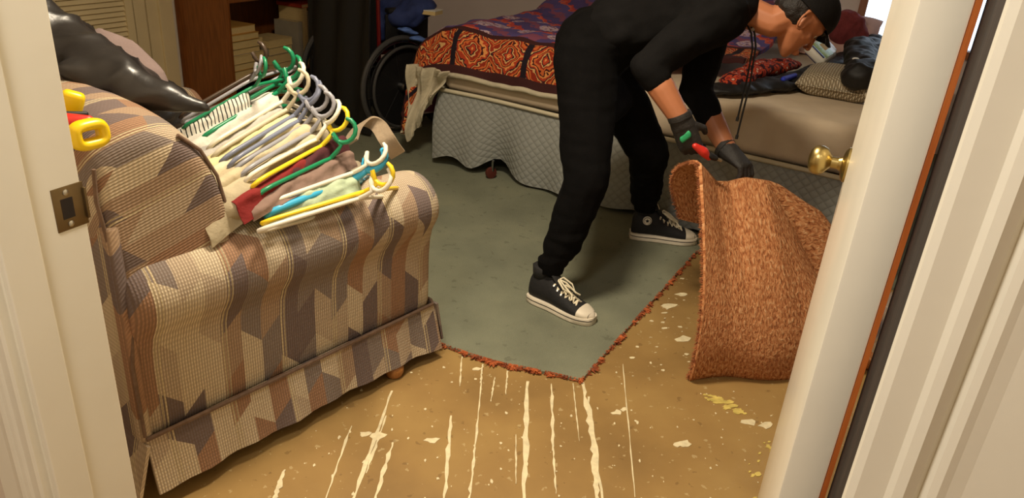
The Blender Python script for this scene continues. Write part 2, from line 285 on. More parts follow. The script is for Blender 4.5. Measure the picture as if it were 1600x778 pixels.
# ------------------------------------------------------------------ mesh builder
class MB:
    def __init__(s): s.v = []; s.f = []; s.uv = {}
    def add(s, vs, fs):
        k = len(s.v); s.v += [V(p) for p in vs]; s.f += [[i + k for i in f] for f in fs]; return s
    def box(s, c, size, M=None, r=0.0, seg=2):
        bm = bmesh.new(); bmesh.ops.create_cube(bm, size=1)
        bmesh.ops.scale(bm, vec=size, verts=bm.verts)
        if r > 0: bmesh.ops.bevel(bm, geom=list(bm.edges), offset=min(r, min(size) * 0.49), segments=seg, affect='EDGES', profile=0.5)
        return s._bm(bm, c, M)
    def _bm(s, bm, c=(0, 0, 0), M=None):
        bm.verts.ensure_lookup_table(); c = V(c)
        vs = [(M @ v.co if M else v.co) + c for v in bm.verts]
        fs = [[v.index for v in f.verts] for f in bm.faces]
        bm.verts.index_update(); fs = [[v.index for v in f.verts] for f in bm.faces]
        s.add(vs, fs); bm.free(); return s
    def tube(s, pts, r, n=8, closed=False, flat=1.0, up=None):
        pts = [V(p) for p in pts]; m = len(pts); rs = r if isinstance(r, (list, tuple)) else [r] * m
        rings = []; ref = None
        for i, p in enumerate(pts):
            a = pts[(i - 1) % m] if (closed or i > 0) else p; b = pts[(i + 1) % m] if (closed or i < m - 1) else p
            t = (b - a).normalized()
            if ref is None:
                ref = up if up else (V((0, 0, 1)) if abs(t.z) < 0.9 else V((1, 0, 0)))
            x = ref - t * ref.dot(t)
            if x.length < 1e-6: x = t.orthogonal()
            x.normalize(); ref = x; y = t.cross(x)
            rings.append([p + (x * math.cos(2 * PI * k / n) * flat + y * math.sin(2 * PI * k / n)) * rs[i] for k in range(n)])
        return s.loft(rings, closed)
    def loft(s, rings, closed=False, caps=True):
        n = len(rings[0]); m = len(rings); vs = [p for r in rings for p in r]; fs = []
        for i in range(m if closed else m - 1):
            j = (i + 1) % m
            for k in range(n): fs.append([i * n + k, i * n + (k + 1) % n, j * n + (k + 1) % n, j * n + k])
        if caps and not closed: fs.append(list(range(n))[::-1]); fs.append([(m - 1) * n + k for k in range(n)])
        return s.add(vs, fs)
    def lathe(s, prof, c, axis, n=24):
        axis = V(axis).normalized(); x = axis.orthogonal().normalized(); y = axis.cross(x); c = V(c)
        rings = [[c + axis * h + (x * math.cos(2 * PI * k / n) + y * math.sin(2 * PI * k / n)) * max(r, 1e-4) for k in range(n)] for r, h in prof]
        return s.loft(rings)
    def prism(s, poly, fn0, fn1):
        n = len(poly); vs = [fn0(p) for p in poly] + [fn1(p) for p in poly]
        fs = [list(range(n))[::-1], [n + i for i in range(n)]] + [[i, (i + 1) % n, n + (i + 1) % n, n + i] for i in range(n)]
        return s.add(vs, fs)
    def ell(s, c, r, M=None, n=2):
        bm = bmesh.new(); bmesh.ops.create_icosphere(bm, subdivisions=n, radius=1); bmesh.ops.scale(bm, vec=r if hasattr(r, '__len__') else (r, r, r), verts=bm.verts)
        return s._bm(bm, c, M)
    def hull(s, *balls):
        """convex hull of balls (centre, radius or radii[, matrix])"""
        bm = bmesh.new()
        for bl in balls:
            c, r = bl[0], bl[1]; M = bl[2] if len(bl) > 2 else None
            t = bmesh.new(); bmesh.ops.create_icosphere(t, subdivisions=2, radius=1)
            rr = r if hasattr(r, '__len__') else (r, r, r)
            for v in t.verts:
                p = V((v.co.x * rr[0], v.co.y * rr[1], v.co.z * rr[2])); p = (M @ p if M else p) + V(c); bm.verts.new(p)
            t.free()
        res = bmesh.ops.convex_hull(bm, input=bm.verts)
        dead = [e for e in res['geom_interior'] if isinstance(e, bmesh.types.BMVert)]
        bmesh.ops.delete(bm, geom=dead, context='VERTS')
        return s._bm(bm)
    def chain(s, pts):
        for a, b in zip(pts, pts[1:]): s.hull(a, b)
        return s
    def sheet(s, fn, nu, nv, th=0.0, uvfn=None):
        """grid surface fn(u,v) with thickness th towards the back"""
        P = [[V(fn(i / nu, j / nv)) for j in range(nv + 1)] for i in range(nu + 1)]
        def idx(i, j): return i * (nv + 1) + j
        k0 = len(s.v); top = [P[i][j] for i in range(nu + 1) for j in range(nv + 1)]
        fs = [[idx(i, j), idx(i + 1, j), idx(i + 1, j + 1), idx(i, j + 1)] for i in range(nu) for j in range(nv)]
        vs = list(top)
        if th:
            nr = []
            for i in range(nu + 1):
                for j in range(nv + 1):
                    du = P[min(i + 1, nu)][j] - P[max(i - 1, 0)][j]; dv = P[i][min(j + 1, nv)] - P[i][max(j - 1, 0)]
                    n = du.cross(dv); nr.append(n.normalized() if n.length > 1e-12 else V((0, 0, 1)))
            m = len(top); vs += [p - n * th for p, n in zip(top, nr)]
            fs += [[m + q for q in reversed(f)] for f in list(fs)]
            bd = [idx(i, 0) for i in range(nu + 1)] + [idx(nu, j) for j in range(1, nv + 1)] + [idx(i, nv) for i in range(nu - 1, -1, -1)] + [idx(0, j) for j in range(nv - 1, 0, -1)]
            fs += [[bd[(q + 1) % len(bd)], bd[q], m + bd[q], m + bd[(q + 1) % len(bd)]] for q in range(len(bd))]
        if uvfn:
            m = len(top)
            for i in range(nu + 1):
                for j in range(nv + 1):
                    uv = uvfn(i / nu, j / nv); s.uv[k0 + idx(i, j)] = uv
                    if th: s.uv[k0 + m + idx(i, j)] = uv
        return s.add(vs, fs)
    def mesh(s, name, inv=None):
        me = bpy.data.meshes.new(name); vs = [(inv @ p if inv else p) for p in s.v]
        me.from_pydata([tuple(p) for p in vs], [], s.f); me.update()
        if s.uv:
            l = me.uv_layers.new(name='UVMap')
            for lp in me.loops: l.data[lp.index].uv = s.uv.get(lp.vertex_index, (0, 0))
        return me
WM = {}      # world matrix of each Empty
def smooth(me, ang=35):
    me.polygons.foreach_set('use_smooth', [True] * len(me.polygons))
    bm = bmesh.new(); bm.from_mesh(me); bmesh.ops.recalc_face_normals(bm, faces=bm.faces)
    ca = math.radians(ang)
    for e in bm.edges:
        if len(e.link_faces) == 2 and e.calc_face_angle(0) > ca: e.smooth = False
    bm.to_mesh(me); bm.free()
def tag(o, label=None, cat=None, group=None, kind=None):
    if label: o['label'] = label
    if cat: o['category'] = cat
    if group: o['group'] = group
    if kind: o['kind'] = kind
    return o
def thing(name, label, cat, loc=(0, 0, 0), rotz=0, group=None, M=None):
    o = bpy.data.objects.new(name, None); COL.objects.link(o); o.empty_display_size = 0.05
    m = M if M else Matrix.Translation(V(loc)) @ Matrix.Rotation(rotz, 4, 'Z')
    o.matrix_world = m; WM[o] = m
    return tag(o, label, cat, group)
def build(mb, name, material, parent=None, world=False, ang=35, flat=False, kind=None, label=None, sub=0):
    root = parent
    while root is not None and root.parent is not None: root = root.parent
    inv = WM[root].inverted() if (world and root in WM) else None
    me = mb.mesh(name, inv) if isinstance(mb, MB) else mb
    if not flat: smooth(me, ang)
    o = bpy.data.objects.new(name, me); COL.objects.link(o); o.parent = parent
    if material: me.materials.append(MT[material] if isinstance(material, str) else material)
    if sub:
        md = o.modifiers.new('subdivision', 'SUBSURF'); md.levels = sub; md.render_levels = sub
    return tag(o, label, None, None, kind)
def copy_part(o, parent):
    c = o.copy(); COL.objects.link(c); c.parent = parent; return c
def remesh(mb, voxel, smooth_it=6, disp=None):
    me = mb.mesh('tmp'); bm = bmesh.new(); bm.from_mesh(me); bmesh.ops.recalc_face_normals(bm, faces=bm.faces); bm.to_mesh(me); bm.free()
    o = bpy.data.objects.new('tmp', me); COL.objects.link(o)
    r = o.modifiers.new('r', 'REMESH'); r.mode = 'VOXEL'; r.voxel_size = voxel
    sm = o.modifiers.new('s', 'SMOOTH'); sm.factor = 0.5; sm.iterations = smooth_it
    dg = bpy.context.evaluated_depsgraph_get(); dg.update()
    m2 = bpy.data.meshes.new_from_object(o.evaluated_get(dg)); bpy.data.objects.remove(o, do_unlink=True)
    if disp:
        ns = [v.normal.copy() for v in m2.vertices]
        for v, n in zip(m2.vertices, ns): v.co = v.co + n * disp(v.co)
    out = MB(); out.v = [v.co.copy() for v in m2.vertices]; out.f = [list(p.vertices) for p in m2.polygons]
    bpy.data.meshes.remove(m2); return out
def nz(p, s, seed=0): return noise.noise(V((p[0] * s + seed, p[1] * s - seed * 1.7, p[2] * s + seed * 0.3)))
def W(px, py, z):
    """point of the place seen at a pixel of the photograph, on the level z"""
    r = RC @ np.array([px - CX, -(py - CY), -F]); t = (z - CAMH) / r[2]; return V((r[0] * t, r[1] * t, z))
def WY(px, py, y):
    r = RC @ np.array([px - CX, -(py - CY), -F]); t = y / r[1]; return V((r[0] * t, y, CAMH + r[2] * t))

# ================================================================== THE SETTING
def rbox(mb, a0, a1, b0, b1, z0, z1, r=0.0):
    M = Matrix.Rotation(RROT, 3, 'Z'); c = room((a0 + a1) / 2, (b0 + b1) / 2, (z0 + z1) / 2)
    return mb.box(c, (a1 - a0, b1 - b0, z1 - z0), M, r)
def struct(name, mb, m, label=None, cat=None, flat=True, parent=None):
    o = build(mb, name, m, parent, flat=flat); o['kind'] = 'structure'
    return tag(o, label, cat)
DOORW = 0.968       # clear width between the jambs
A_L, A_R, B_BACK, ZC = -3.10, 2.30, 5.15, 2.42
flo = struct('floor', rbox(MB(), A_L - 0.1, A_R + 0.1, -1.9, B_BACK + 0.1, -0.12, 0), 'floor', 'stained brown subfloor with dried white glue streaks', 'floor')
struct('ceiling', rbox(MB(), A_L - 0.1, A_R + 0.1, -1.9, B_BACK + 0.1, ZC, ZC + 0.1), 'ceil', 'plain pale ceiling of the room', 'ceiling')
wl = struct('wall_left', rbox(MB(), A_L - 0.1, A_L, -0.12, B_BACK + 0.1, 0, ZC), 'wall', 'cream wall behind the closet doors and bookcase', 'wall')
struct('wall_right', rbox(MB(), A_R, A_R + 0.1, -1.9, B_BACK + 0.1, 0, ZC), 'wall', 'plain wall behind the open white door', 'wall')
WIN0, WIN1, WZ0, WZ1 = 0.865, 1.75, 0.70, 1.95
wb = MB()
rbox(wb, A_L, WIN0, B_BACK, B_BACK + 0.1, 0, ZC); rbox(wb, WIN1, A_R, B_BACK, B_BACK + 0.1, 0, ZC)
rbox(wb, WIN0, WIN1, B_BACK, B_BACK + 0.1, 0, WZ0); rbox(wb, WIN0, WIN1, B_BACK, B_BACK + 0.1, WZ1, ZC)
struct('wall_back', wb, 'backwall', 'pinkish white wall behind the bed beside the window', 'wall')
wf = MB()
rbox(wf, A_L, -0.02, -0.12, 0, 0, ZC); rbox(wf, DOORW + 0.02, A_R, -0.12, 0, 0, ZC); rbox(wf, -0.02, DOORW + 0.02, -0.12, 0, 2.07, ZC)
struct('wall_front', wf, 'wall', 'wall holding the cream doorway', 'wall')
wh = MB(); rbox(wh, -1.2, A_R, -1.9, -1.8, 0, ZC); rbox(wh, -1.3, -1.2, -1.9, -0.12, 0, ZC)
struct('wall_hall', wh, 'wall', 'hallway wall behind the viewer', 'wall')
# window in the back wall
win = MB(); rbox(win, WIN0 - 0.05, WIN0, B_BACK - 0.02, B_BACK + 0.03, WZ0 - 0.05, WZ1 + 0.05); rbox(win, WIN1, WIN1 + 0.05, B_BACK - 0.02, B_BACK + 0.03, WZ0 - 0.05, WZ1 + 0.05)
rbox(win, WIN0, WIN1, B_BACK - 0.02, B_BACK + 0.03, WZ1, WZ1 + 0.05); rbox(win, WIN0, WIN1, B_BACK - 0.03, B_BACK + 0.03, WZ0 - 0.05, WZ0)
wino = struct('window_1', win, 'wtrim', 'bright window with brown wooden frame behind the bed', 'window')
glm, gnt, gb = base('window_glass', 0.02); gb.inputs['Transmission Weight'].default_value = 1.0; gb.inputs['IOR'].default_value = 1.1; gb.inputs['Base Color'].default_value = (0.95, 0.98, 1, 1)
build(rbox(MB(), WIN0, WIN1, B_BACK + 0.04, B_BACK + 0.045, WZ0, WZ1), 'pane', glm, wino, flat=True)
# left jamb with stop, strike plate; casing
jl = struct('trim_1', rbox(MB(), -0.02, 0.0, -0.125, 0.0, 0, 2.07, 0.002), 'trim', 'cream painted door jamb with dull strike plate, left of the doorway', 'door frame')
build(rbox(MB(), 0.0, 0.010, -0.125, -0.075, 0, 2.06, 0.002), 'door_stop', 'trim', jl, flat=True)
def casing_poly(mir):
    pr = [(0.0, 0), (0.0, 0.011), (0.004, 0.014), (0.018, 0.014), (0.021, 0.017), (0.026, 0.0185), (0.031, 0.016), (0.034, 0.0125), (0.037, 0.016), (0.041, 0.0175), (0.045, 0.0165), (0.052, 0.016), (0.083, 0.019), (0.086, 0.017), (0.086, 0)]
    return pr
cl = MB().prism(casing_poly(0), lambda p: room(-0.004 - p[0], -0.125 - p[1], 0), lambda p: room(-0.004 - p[0], -0.125 - p[1], 2.10))
struct('trim_2', cl, 'trim', 'moulded cream casing outside the doorway, beside the strike jamb', 'door frame')
sp = MB(); rbox(sp, -0.0005, 0.0015, -0.043, 0.002, 0.958, 1.018, 0.0006); spo = build(sp, 'strike_plate', 'bronze', jl, label='dull bronze strike plate')
build(rbox(MB(), 0.0, 0.0021, -0.033, -0.016, 0.974, 1.002), 'latch_hole', 'shadewood', spo, flat=True, label='dark square latch hole')
build(rbox(MB(), -0.012, 0.005, 0.0, 0.0035, 0.966, 1.010, 0.001), 'lip', 'bronze', spo)
for zz in (0.966, 1.010):
    build(MB().lathe([(0.0042, 0), (0.0042, 0.0012), (0.002, 0.002)], room(0.0014, -0.024, zz), RW, 12), 'screw', 'metal', spo)
# right jamb (shade of the door gap painted into its brown), casing
struct('trim_3', rbox(MB(), DOORW, DOORW + 0.02, -0.12, 0.0, 0, 2.07), 'shadewood', 'wooden hinge jamb with the shade of the gap painted in, beside the open door', 'door frame')
struct('trim_4', rbox(MB(), -0.02, DOORW + 0.02, -0.12, 0, 2.05, 2.07), 'trim', 'cream head jamb above the doorway', 'door frame')
cr_ = MB().prism(casing_poly(0), lambda p: room(0.964 + p[0] * 1.25, -0.12 - p[1] * 1.3, 0), lambda p: room(0.964 + p[0] * 1.25, -0.12 - p[1] * 1.3, 2.10))
struct('trim_5', cr_, 'trim', 'moulded cream door casing with ridges, at the right edge of the view', 'door frame')
# the door, opened into the room
dm = MB(); rbox(dm, 0.927, 0.9615, -0.006, 0.935, 0.012, 2.045, 0.0028)
do = struct('door_1', dm, 'trim', 'open cream door with round brass knob, seen edge on', 'door', flat=False)
build(rbox(MB(), 0.9612, 0.9655, -0.0065, 0.935, 0.012, 2.045), 'bare_edge', 'owood', do, flat=True, label='bare orange wood edge strip')
kc = room(0.927, 0.872, 0.99)
prof = [(0.033, 0), (0.033, 0.004), (0.026, 0.009), (0.014, 0.012), (0.011, 0.018), (0.011, 0.030), (0.016, 0.034), (0.024, 0.040), (0.0275, 0.048), (0.0275, 0.056), (0.024, 0.064), (0.016, 0.069), (0.006, 0.071)]
rose = MB().lathe(prof[:5], kc, -RW, 32); build(rose, 'rose', 'brass', do, label='round brass rose')
build(MB().lathe(prof[4:], kc, -RW, 32), 'door_knob', 'brass', do, label='round brass door knob')
# louvred closet doors on the left wall
clo = thing('closet_door', 'cream louvred closet door panel on the left wall', 'closet door', room(A_L + 0.02, 1.5, 0), RROT)
for (b0, b1) in ((1.55, 2.10), (2.13, 2.66)):
    for (p0, p1) in ((b0, b0 + 0.05), (b1 - 0.05, b1)):
        build(rbox(MB(), A_L + 0.012, A_L + 0.042, p0, p1, 0.02, 2.03), 'stile', 'closet', clo, True, flat=True)
    for z0, z1 in ((0.02, 0.14), (1.0, 1.08), (1.95, 2.03)):
        build(rbox(MB(), A_L + 0.012, A_L + 0.040, b0 + 0.05, b1 - 0.05, z0, z1), 'rail', 'closet', clo, True, flat=True)
    sl = MB(); M = Matrix.Rotation(RROT, 3, 'Z') @ Matrix.Rotation(math.radians(55), 3, 'Y')
    sl.box((0, 0, 0), (0.036, b1 - b0 - 0.1, 0.006), M); first = build(sl, 'slat', 'closet', clo, flat=True)
    for k in range(30):
        z = 0.16 + k * 0.029
        if z > 0.99: break
        o = first if k == 0 else copy_part(first, clo)
        o.matrix_local = WM[clo].inverted() @ Matrix.Translation(room(A_L + 0.026, (b0 + b1) / 2, z))
    up = MB(); rbox(up, A_L + 0.018, A_L + 0.03, b0 + 0.05, b1 - 0.05, 1.08, 1.95); build(up, 'upper_panel', 'closet', clo, True, flat=True)
for k, (b0, b1, th) in enumerate(((2.68, 2.76, 0.03), (2.78, 2.86, 0.02), (2.86, 2.96, 0.035))):
    struct('trim_%d' % (6 + k), rbox(MB(), A_L, A_L + th, b0, b1, 0, 2.1, 0.003), 'closet', ['flat cream trim board closest to the louvred closet', 'middle of three cream trim boards beside the closet', 'thick cream trim board beside the brown bookcase'][k], 'trim')

# dried glue streaks on the subfloor
def streak(px0, py0, px1, py1, w, seed):
    a = W(px0, py0, 0); b = W(px1, py1, 0); t = (b - a); n = V((-t.y, t.x, 0)).normalized(); m = 14; mb = MB(); rnd = random.Random(seed)
    L_, R_ = [], []
    for i in range(m + 1):
        f = i / m; ww = w * 0.5 * (0.35 + rnd.random() * 0.9) * (math.sin(PI * min(1, max(0.04, f * 0.9 + 0.06))) ** 0.4); c = a + t * f + n * (rnd.random() - 0.5) * w * 0.35
        L_.append(c - n * ww); R_.append(c + n * ww)
    vs = [p + V((0, 0, 0.0004)) for p in L_ + R_] + [p + V((0, 0, 0.0014 + 0.00012 * seed)) for p in L_ + R_]
    k = m + 1; fs = []
    for i in range(m):
        fs += [[2 * k + i, 2 * k + i + 1, 3 * k + i + 1, 3 * k + i], [i, 2 * k + i, 2 * k + i + 1, i + 1][::-1], [k + i, k + i + 1, 3 * k + i + 1, 3 * k + i]]
    fs += [[0, k, 3 * k, 2 * k], [m, 2 * k + m, 3 * k + m, k + m]]
    mb.add(vs, fs); build(mb, 'glue_streak', 'glue', flo, flat=True)
ST = [(824, 596, 818, 790, .016), (910, 592, 927, 700, .014), (919, 620, 943, 795, .012), (925, 690, 935, 790, .016), (862, 600, 864, 705, .010), (864, 700, 869, 772, .006), (612, 611, 545, 800, .012), (604, 650, 572, 740, .009), (549, 666, 508, 782, .008), (614, 692, 583, 790, .013), (705, 650, 694, 785, .011),
      (752, 598, 738, 745, .006), (742, 700, 733, 785, .010), (722, 556, 718, 604, .006), (773, 590, 767, 628, .006), (793, 580, 790, 617, .005), (806, 680, 806, 757, .005), (973, 570, 992, 778, .004), (445, 735, 425, 790, .014), (754, 570, 751, 600, .009), (895, 600, 905, 690, .004)]
for i, s in enumerate(ST): streak(*s, i)
sm = MB(); ym = MB(); rnd = random.Random(3)
def blob(mb, c, r, ar=1.0, rot=0):
    n = 9; pts = []
    for k in range(n):
        a = 2 * PI * k / n; rr = r * (0.6 + 0.7 * rnd.random()); x, y = math.cos(a) * rr * ar, math.sin(a) * rr
        pts.append((c.x + x * math.cos(rot) - y * math.sin(rot), c.y + x * math.sin(rot) + y * math.cos(rot)))
    hz = 0.001 + 0.0012 * rnd.random(); mb.prism(pts, lambda p: V((p[0], p[1], 0.0003)), lambda p: V((p[0], p[1], hz)))
for k in range(120):
    px, py = rnd.uniform(450, 1240), rnd.uniform(560, 790); blob(sm, W(px, py, 0), rnd.choice((.0015, .002, .003, .0045)), rnd.uniform(0.8, 2), PI / 2)
for k in range(30):
    px, py = rnd.uniform(980, 1080), rnd.uniform(430, 600); blob(sm, W(px, py, 0), rnd.choice((.002, .003, .006)), rnd.uniform(0.8, 2.2), 0.3)
for px, py, r in ((1198, 665, .016), (1170, 660, .015), (1068, 693, .014), (1060, 695, .010), (965, 645, .012), (975, 640, .009), (1045, 478, .02), (1070, 530, .02), (1065, 460, .016), (592, 682, .016), (570, 678, .010), (675, 688, .012), (745, 577, .008)): blob(sm, W(px, py, 0), r, 1.7, 0.4)
for k in range(26):
    f = rnd.random(); blob(ym, W(1105 + 55 * f + rnd.uniform(-6, 6), 618 + 26 * f + rnd.uniform(-6, 6), 0), rnd.uniform(.004, .010), 1.6, 0.2)
for k in range(30): blob(ym, W(rnd.uniform(1170, 1225), rnd.uniform(690, 790), 0), rnd.uniform(.002, .008), 1.8, 0.8)
build(sm, 'glue_spots', 'glue', flo, flat=True, kind='stuff'); build(ym, 'adhesive_spots', 'yglue', flo, flat=True, kind='stuff')

# ================================================================== CARPET
cp = [W(908, 598, 0), W(850, 585, 0), W(780, 571, 0), W(735, 558, 0), W(683, 539, 0)]
d0 = (cp[-1] - cp[0]).normalized(); far_l = cp[-1] + d0 * 1.1
P3 = W(1088, 396, 0); edgeR = [cp[0].lerp(P3, f) for f in (0.0, 0.2, 0.4, 0.6, 0.8, 1.0)]
P4 = V((1.75, 2.86, 0))
poly = [far_l] + cp[::-1] + edgeR[1:] + [P4, room(A_R - 0.3, B_BACK - 0.02), room(A_L + 0.35, B_BACK - 0.02), room(A_L + 0.35, 1.9)]
carpet = thing('carpet', 'worn grey green carpet with a frayed cut edge under the person', 'carpet', (0.3, 3.0, 0))
# keep corner of the sofa's carpet edge inside the room
cm = MB().prism([(p.x, p.y) for p in poly], lambda p: V((p[0], p[1], 0.001)), lambda p: V((p[0], p[1], 0.012)))
build(cm, 'pile', 'carpet', carpet, True, flat=True)
fr = MB(); rnd = random.Random(5)
def tufts(mb, pts, n, out, L_=0.012, w=0.0035, z0=0.002, z1=0.012):
    for k in range(n):
        i = rnd.randrange(len(pts) - 1); a = pts[i].lerp(pts[i + 1], rnd.random()); e = (pts[i + 1] - pts[i]).normalized()
        cl = noise.noise(V((a.x * 38, a.y * 38, 1.3))) + 0.6 * noise.noise(V((a.x * 110, a.y * 110, 4.1)))
        if cl < -0.1 and rnd.random() < 0.75: continue
        o = (out + e * rnd.uniform(-0.8, 0.8)).normalized() * L_ * rnd.uniform(0.2, 1.2) * (0.45 + 1.6 * max(0, cl)); zz = rnd.uniform(z0, z1)
        p = V((a.x, a.y, a.z + zz)) - out * 0.004; q = p + o; q.z = max(0.001, p.z + rnd.uniform(-0.006, 0.003))
        s = e * w * rnd.uniform(0.5, 1.5); u = V((0, 0, w * 0.8))
        mb.add([p - s, p + s, q + s * 0.5, q - s * 0.5, p + u, q + u * 0.5], [[0, 1, 2, 3], [0, 3, 5, 4], [1, 4, 5, 2], [0, 4, 1], [3, 2, 5]])
frontpts = [far_l] + cp[::-1]
tufts(fr, cp[::-1], 1500, V((-0.3, -0.95, 0)).normalized(), L_=0.016, w=0.004); tufts(fr, edgeR, 1900, V((0.88, -0.47, 0)).normalized(), L_=0.017, w=0.004); tufts(fr, [P3, P3.lerp(P4, 0.5)], 300, V((0.2, -1, 0)).normalized())
build(fr, 'frayed_edge', 'fringe', carpet, True, flat=True, kind='stuff', label='orange frayed backing along the cut')

# ================================================================== SOFA
SOFA_A = V((-0.80, 1.38, 0)); SD = V((0.607, 0.794, 0)).normalized(); SN = V((-0.794, 0.607, 0)).normalized()
sofa = thing('sofa', 'tan woven sofa with slanted brown and cream stripes by the doorway', 'sofa', SOFA_A, math.atan2(SD.y, SD.x))
def SFW(s, t, z): return SOFA_A + SD * s + SN * t + V((0, 0, z))
SW = 1.42
def rr_loft(section, path, shrink):
    """section(k)->list of 2D pts; rings along path with scale about the centre"""
    rings = []
    for s, k in zip(path, shrink):
        pts = section(); cx = sum(p[0] for p in pts) / len(pts); cz = sum(p[1] for p in pts) / len(pts)
        rings.append([(s, cx + (p[0] - cx) * k, cz + (p[1] - cz) * k) for p in pts])
    return rings
def arm_section():
    pts = [(0.035, 0.16), (0.024, 0.19), (0.026, 0.30), (0.028, 0.43)]
    for k in range(13):
        a = math.radians(218 - k * 258 / 12); pts.append((0.074 + 0.106 * math.cos(a), 0.540 + 0.104 * math.sin(a)))
    pts += [(0.165, 0.42), (0.165, 0.16)]
    return pts
path = [-0.004, 0.004, 0.02, 0.05, 0.10, 0.25, 0.45, 0.65, 0.80, 0.86, 0.895, 0.92, 0.932]
shr = [0.72, 0.86, 0.95, 0.99, 1, 1, 1, 1, 1, 0.995, 0.97, 0.91, 0.80]
def arm_mesh(mirror=False):
    rings = []
    for s, k in zip(path, shr):
        pts = arm_section(); r = []
        for (t, z) in pts:
            tt = 0.085 + (t - 0.085) * k if z > 0.44 else t
            zz = 0.53 + (z - 0.53) * k if z > 0.44 else z
            bul = 0.006 * nz((s, t, z), 6)
            p = (s + (0.0 if z > 0.44 else (0.0)), (SW - tt) if mirror else tt - bul, zz + bul * 0.6); r.append(p)
        rings.append(r)
    return MB().loft(rings)
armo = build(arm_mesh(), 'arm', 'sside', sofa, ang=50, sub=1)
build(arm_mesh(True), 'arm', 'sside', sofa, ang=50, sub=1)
# welt between the rolled top and the side panel, and the top of the skirt
build(MB().tube([(s, 0.016, 0.452) for s in np.linspace(0.03, 0.91, 12)], 0.0045, 6), 'arm_welt', 'sside', sofa)
build(MB().tube([(-0.008, 0.012, 0.197), (0.3, 0.008, 0.197), (0.6, 0.008, 0.197), (0.93, 0.008, 0.197), (0.945, 0.03, 0.197), (0.945, 0.3, 0.197), (0.945, SW - 0.03, 0.197)], 0.006, 6), 'skirt_welt', 'piping', sofa)
# frame body
build(MB().box((0.46, SW / 2, 0.24), (0.90, SW - 0.08, 0.30), r=0.02), 'frame', 'sfront', sofa)
# skirt panels, flared, with a pleat at the front corner
def skirt(a, b, n, flip=1):
    a, b = V(a), V(b); e = (b - a).normalized(); o = V((e.y, -e.x, 0)) * flip; m = MB()
    def fn(u, v):
        p = a.lerp(b, u); w = 0.004 * math.sin(u * 19) + 0.004 * math.sin(u * 47 + 1); endf = 0.016 * (u ** 10)
        return p + o * (0.002 + (1 - v) * (0.028 + w + endf)) + V((0, 0, 0.05 - 0.012 * u ** 8 + v * (0.197 - 0.05)))
    return m.sheet(fn, n, 5, 0.008)
build(skirt((-0.01, 0.016, 0), (0.945, 0.016, 0), 36), 'skirt', 'sside', sofa, ang=60)
build(skirt((0.945, 0.0, 0), (0.945, SW, 0), 30), 'skirt', 'sfront', sofa, ang=60)
build(skirt((-0.012, SW, 0), (-0.012, 0.0, 0), 30), 'skirt', 'sfront', sofa, ang=60)
# back: lofted across the width, with rounded ends
def back_sec():
    return [(0.24, 0.46), (0.262, 0.54), (0.270, 0.62), (0.268, 0.70), (0.25, 0.79), (0.215, 0.86), (0.165, 0.905), (0.105, 0.932), (0.045, 0.935), (0.0, 0.915), (-0.026, 0.87), (-0.032, 0.80), (-0.022, 0.70), (-0.008, 0.58), (0.0, 0.50), (0.02, 0.46)]
rings = []
for t, k, dz in ((0.022, 0.60, -0.03), (0.016, 0.80, -0.02), (0.020, 0.91, -0.006), (0.045, 0.975, 0.006), (0.10, 1.0, 0.018), (0.22, 1.0, 0.03), (0.5, 1.0, 0.035), (0.9, 1.0, 0.035), (1.2, 1.0, 0.03), (1.32, 1, 0.018), (1.375, 0.975, 0.006), (1.40, 0.91, -0.006), (1.404, 0.8, -0.02), (1.398, 0.6, -0.03)):
    rings.append([(0.125 + (s - 0.125) * k, t, 0.70 + (z - 0.70) * k + dz * (1 if z > 0.7 else 0)) for s, z in back_sec()])
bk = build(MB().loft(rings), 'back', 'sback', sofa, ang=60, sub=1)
def ring_at(t, k, ids): return [(0.125 + (back_sec()[i][0] - 0.125) * k, t, 0.70 + (back_sec()[i][1] - 0.70) * k) for i in ids]
build(MB().tube(ring_at(0.030, 0.95, [0, 1, 2, 3, 4, 5, 6]), 0.0045, 6), 'piping', 'piping', bk, ang=80)
build(MB().tube(ring_at(0.022, 0.945, [10, 11, 12, 13, 14]) + [(-0.012, 0.012, 0.40), (-0.012, 0.008, 0.21)], 0.0045, 6), 'piping', 'piping', bk, ang=80)
build(MB().box((-0.004, SW / 2, 0.46), (0.03, SW - 0.03, 0.55), r=0.008), 'outside_back', 'sfront', sofa)
build(MB().box((0.60, SW / 2, 0.46), (0.68, SW - 0.36, 0.15), r=0.05, seg=4), 'seat_cushion', 'sback', sofa)
for (s, t) in ((0.765, 0.008), (0.10, 0.08), (0.83, SW - 0.08), (0.10, SW - 0.08)):
    build(MB().lathe([(0.010, 0), (0.024, 0.004), (0.030, 0.018), (0.030, 0.034), (0.022, 0.046), (0.012, 0.052)], (s, t, 0.0), (0, 0, 1), 18), 'foot', 'fwood', sofa, label='turned wooden foot')

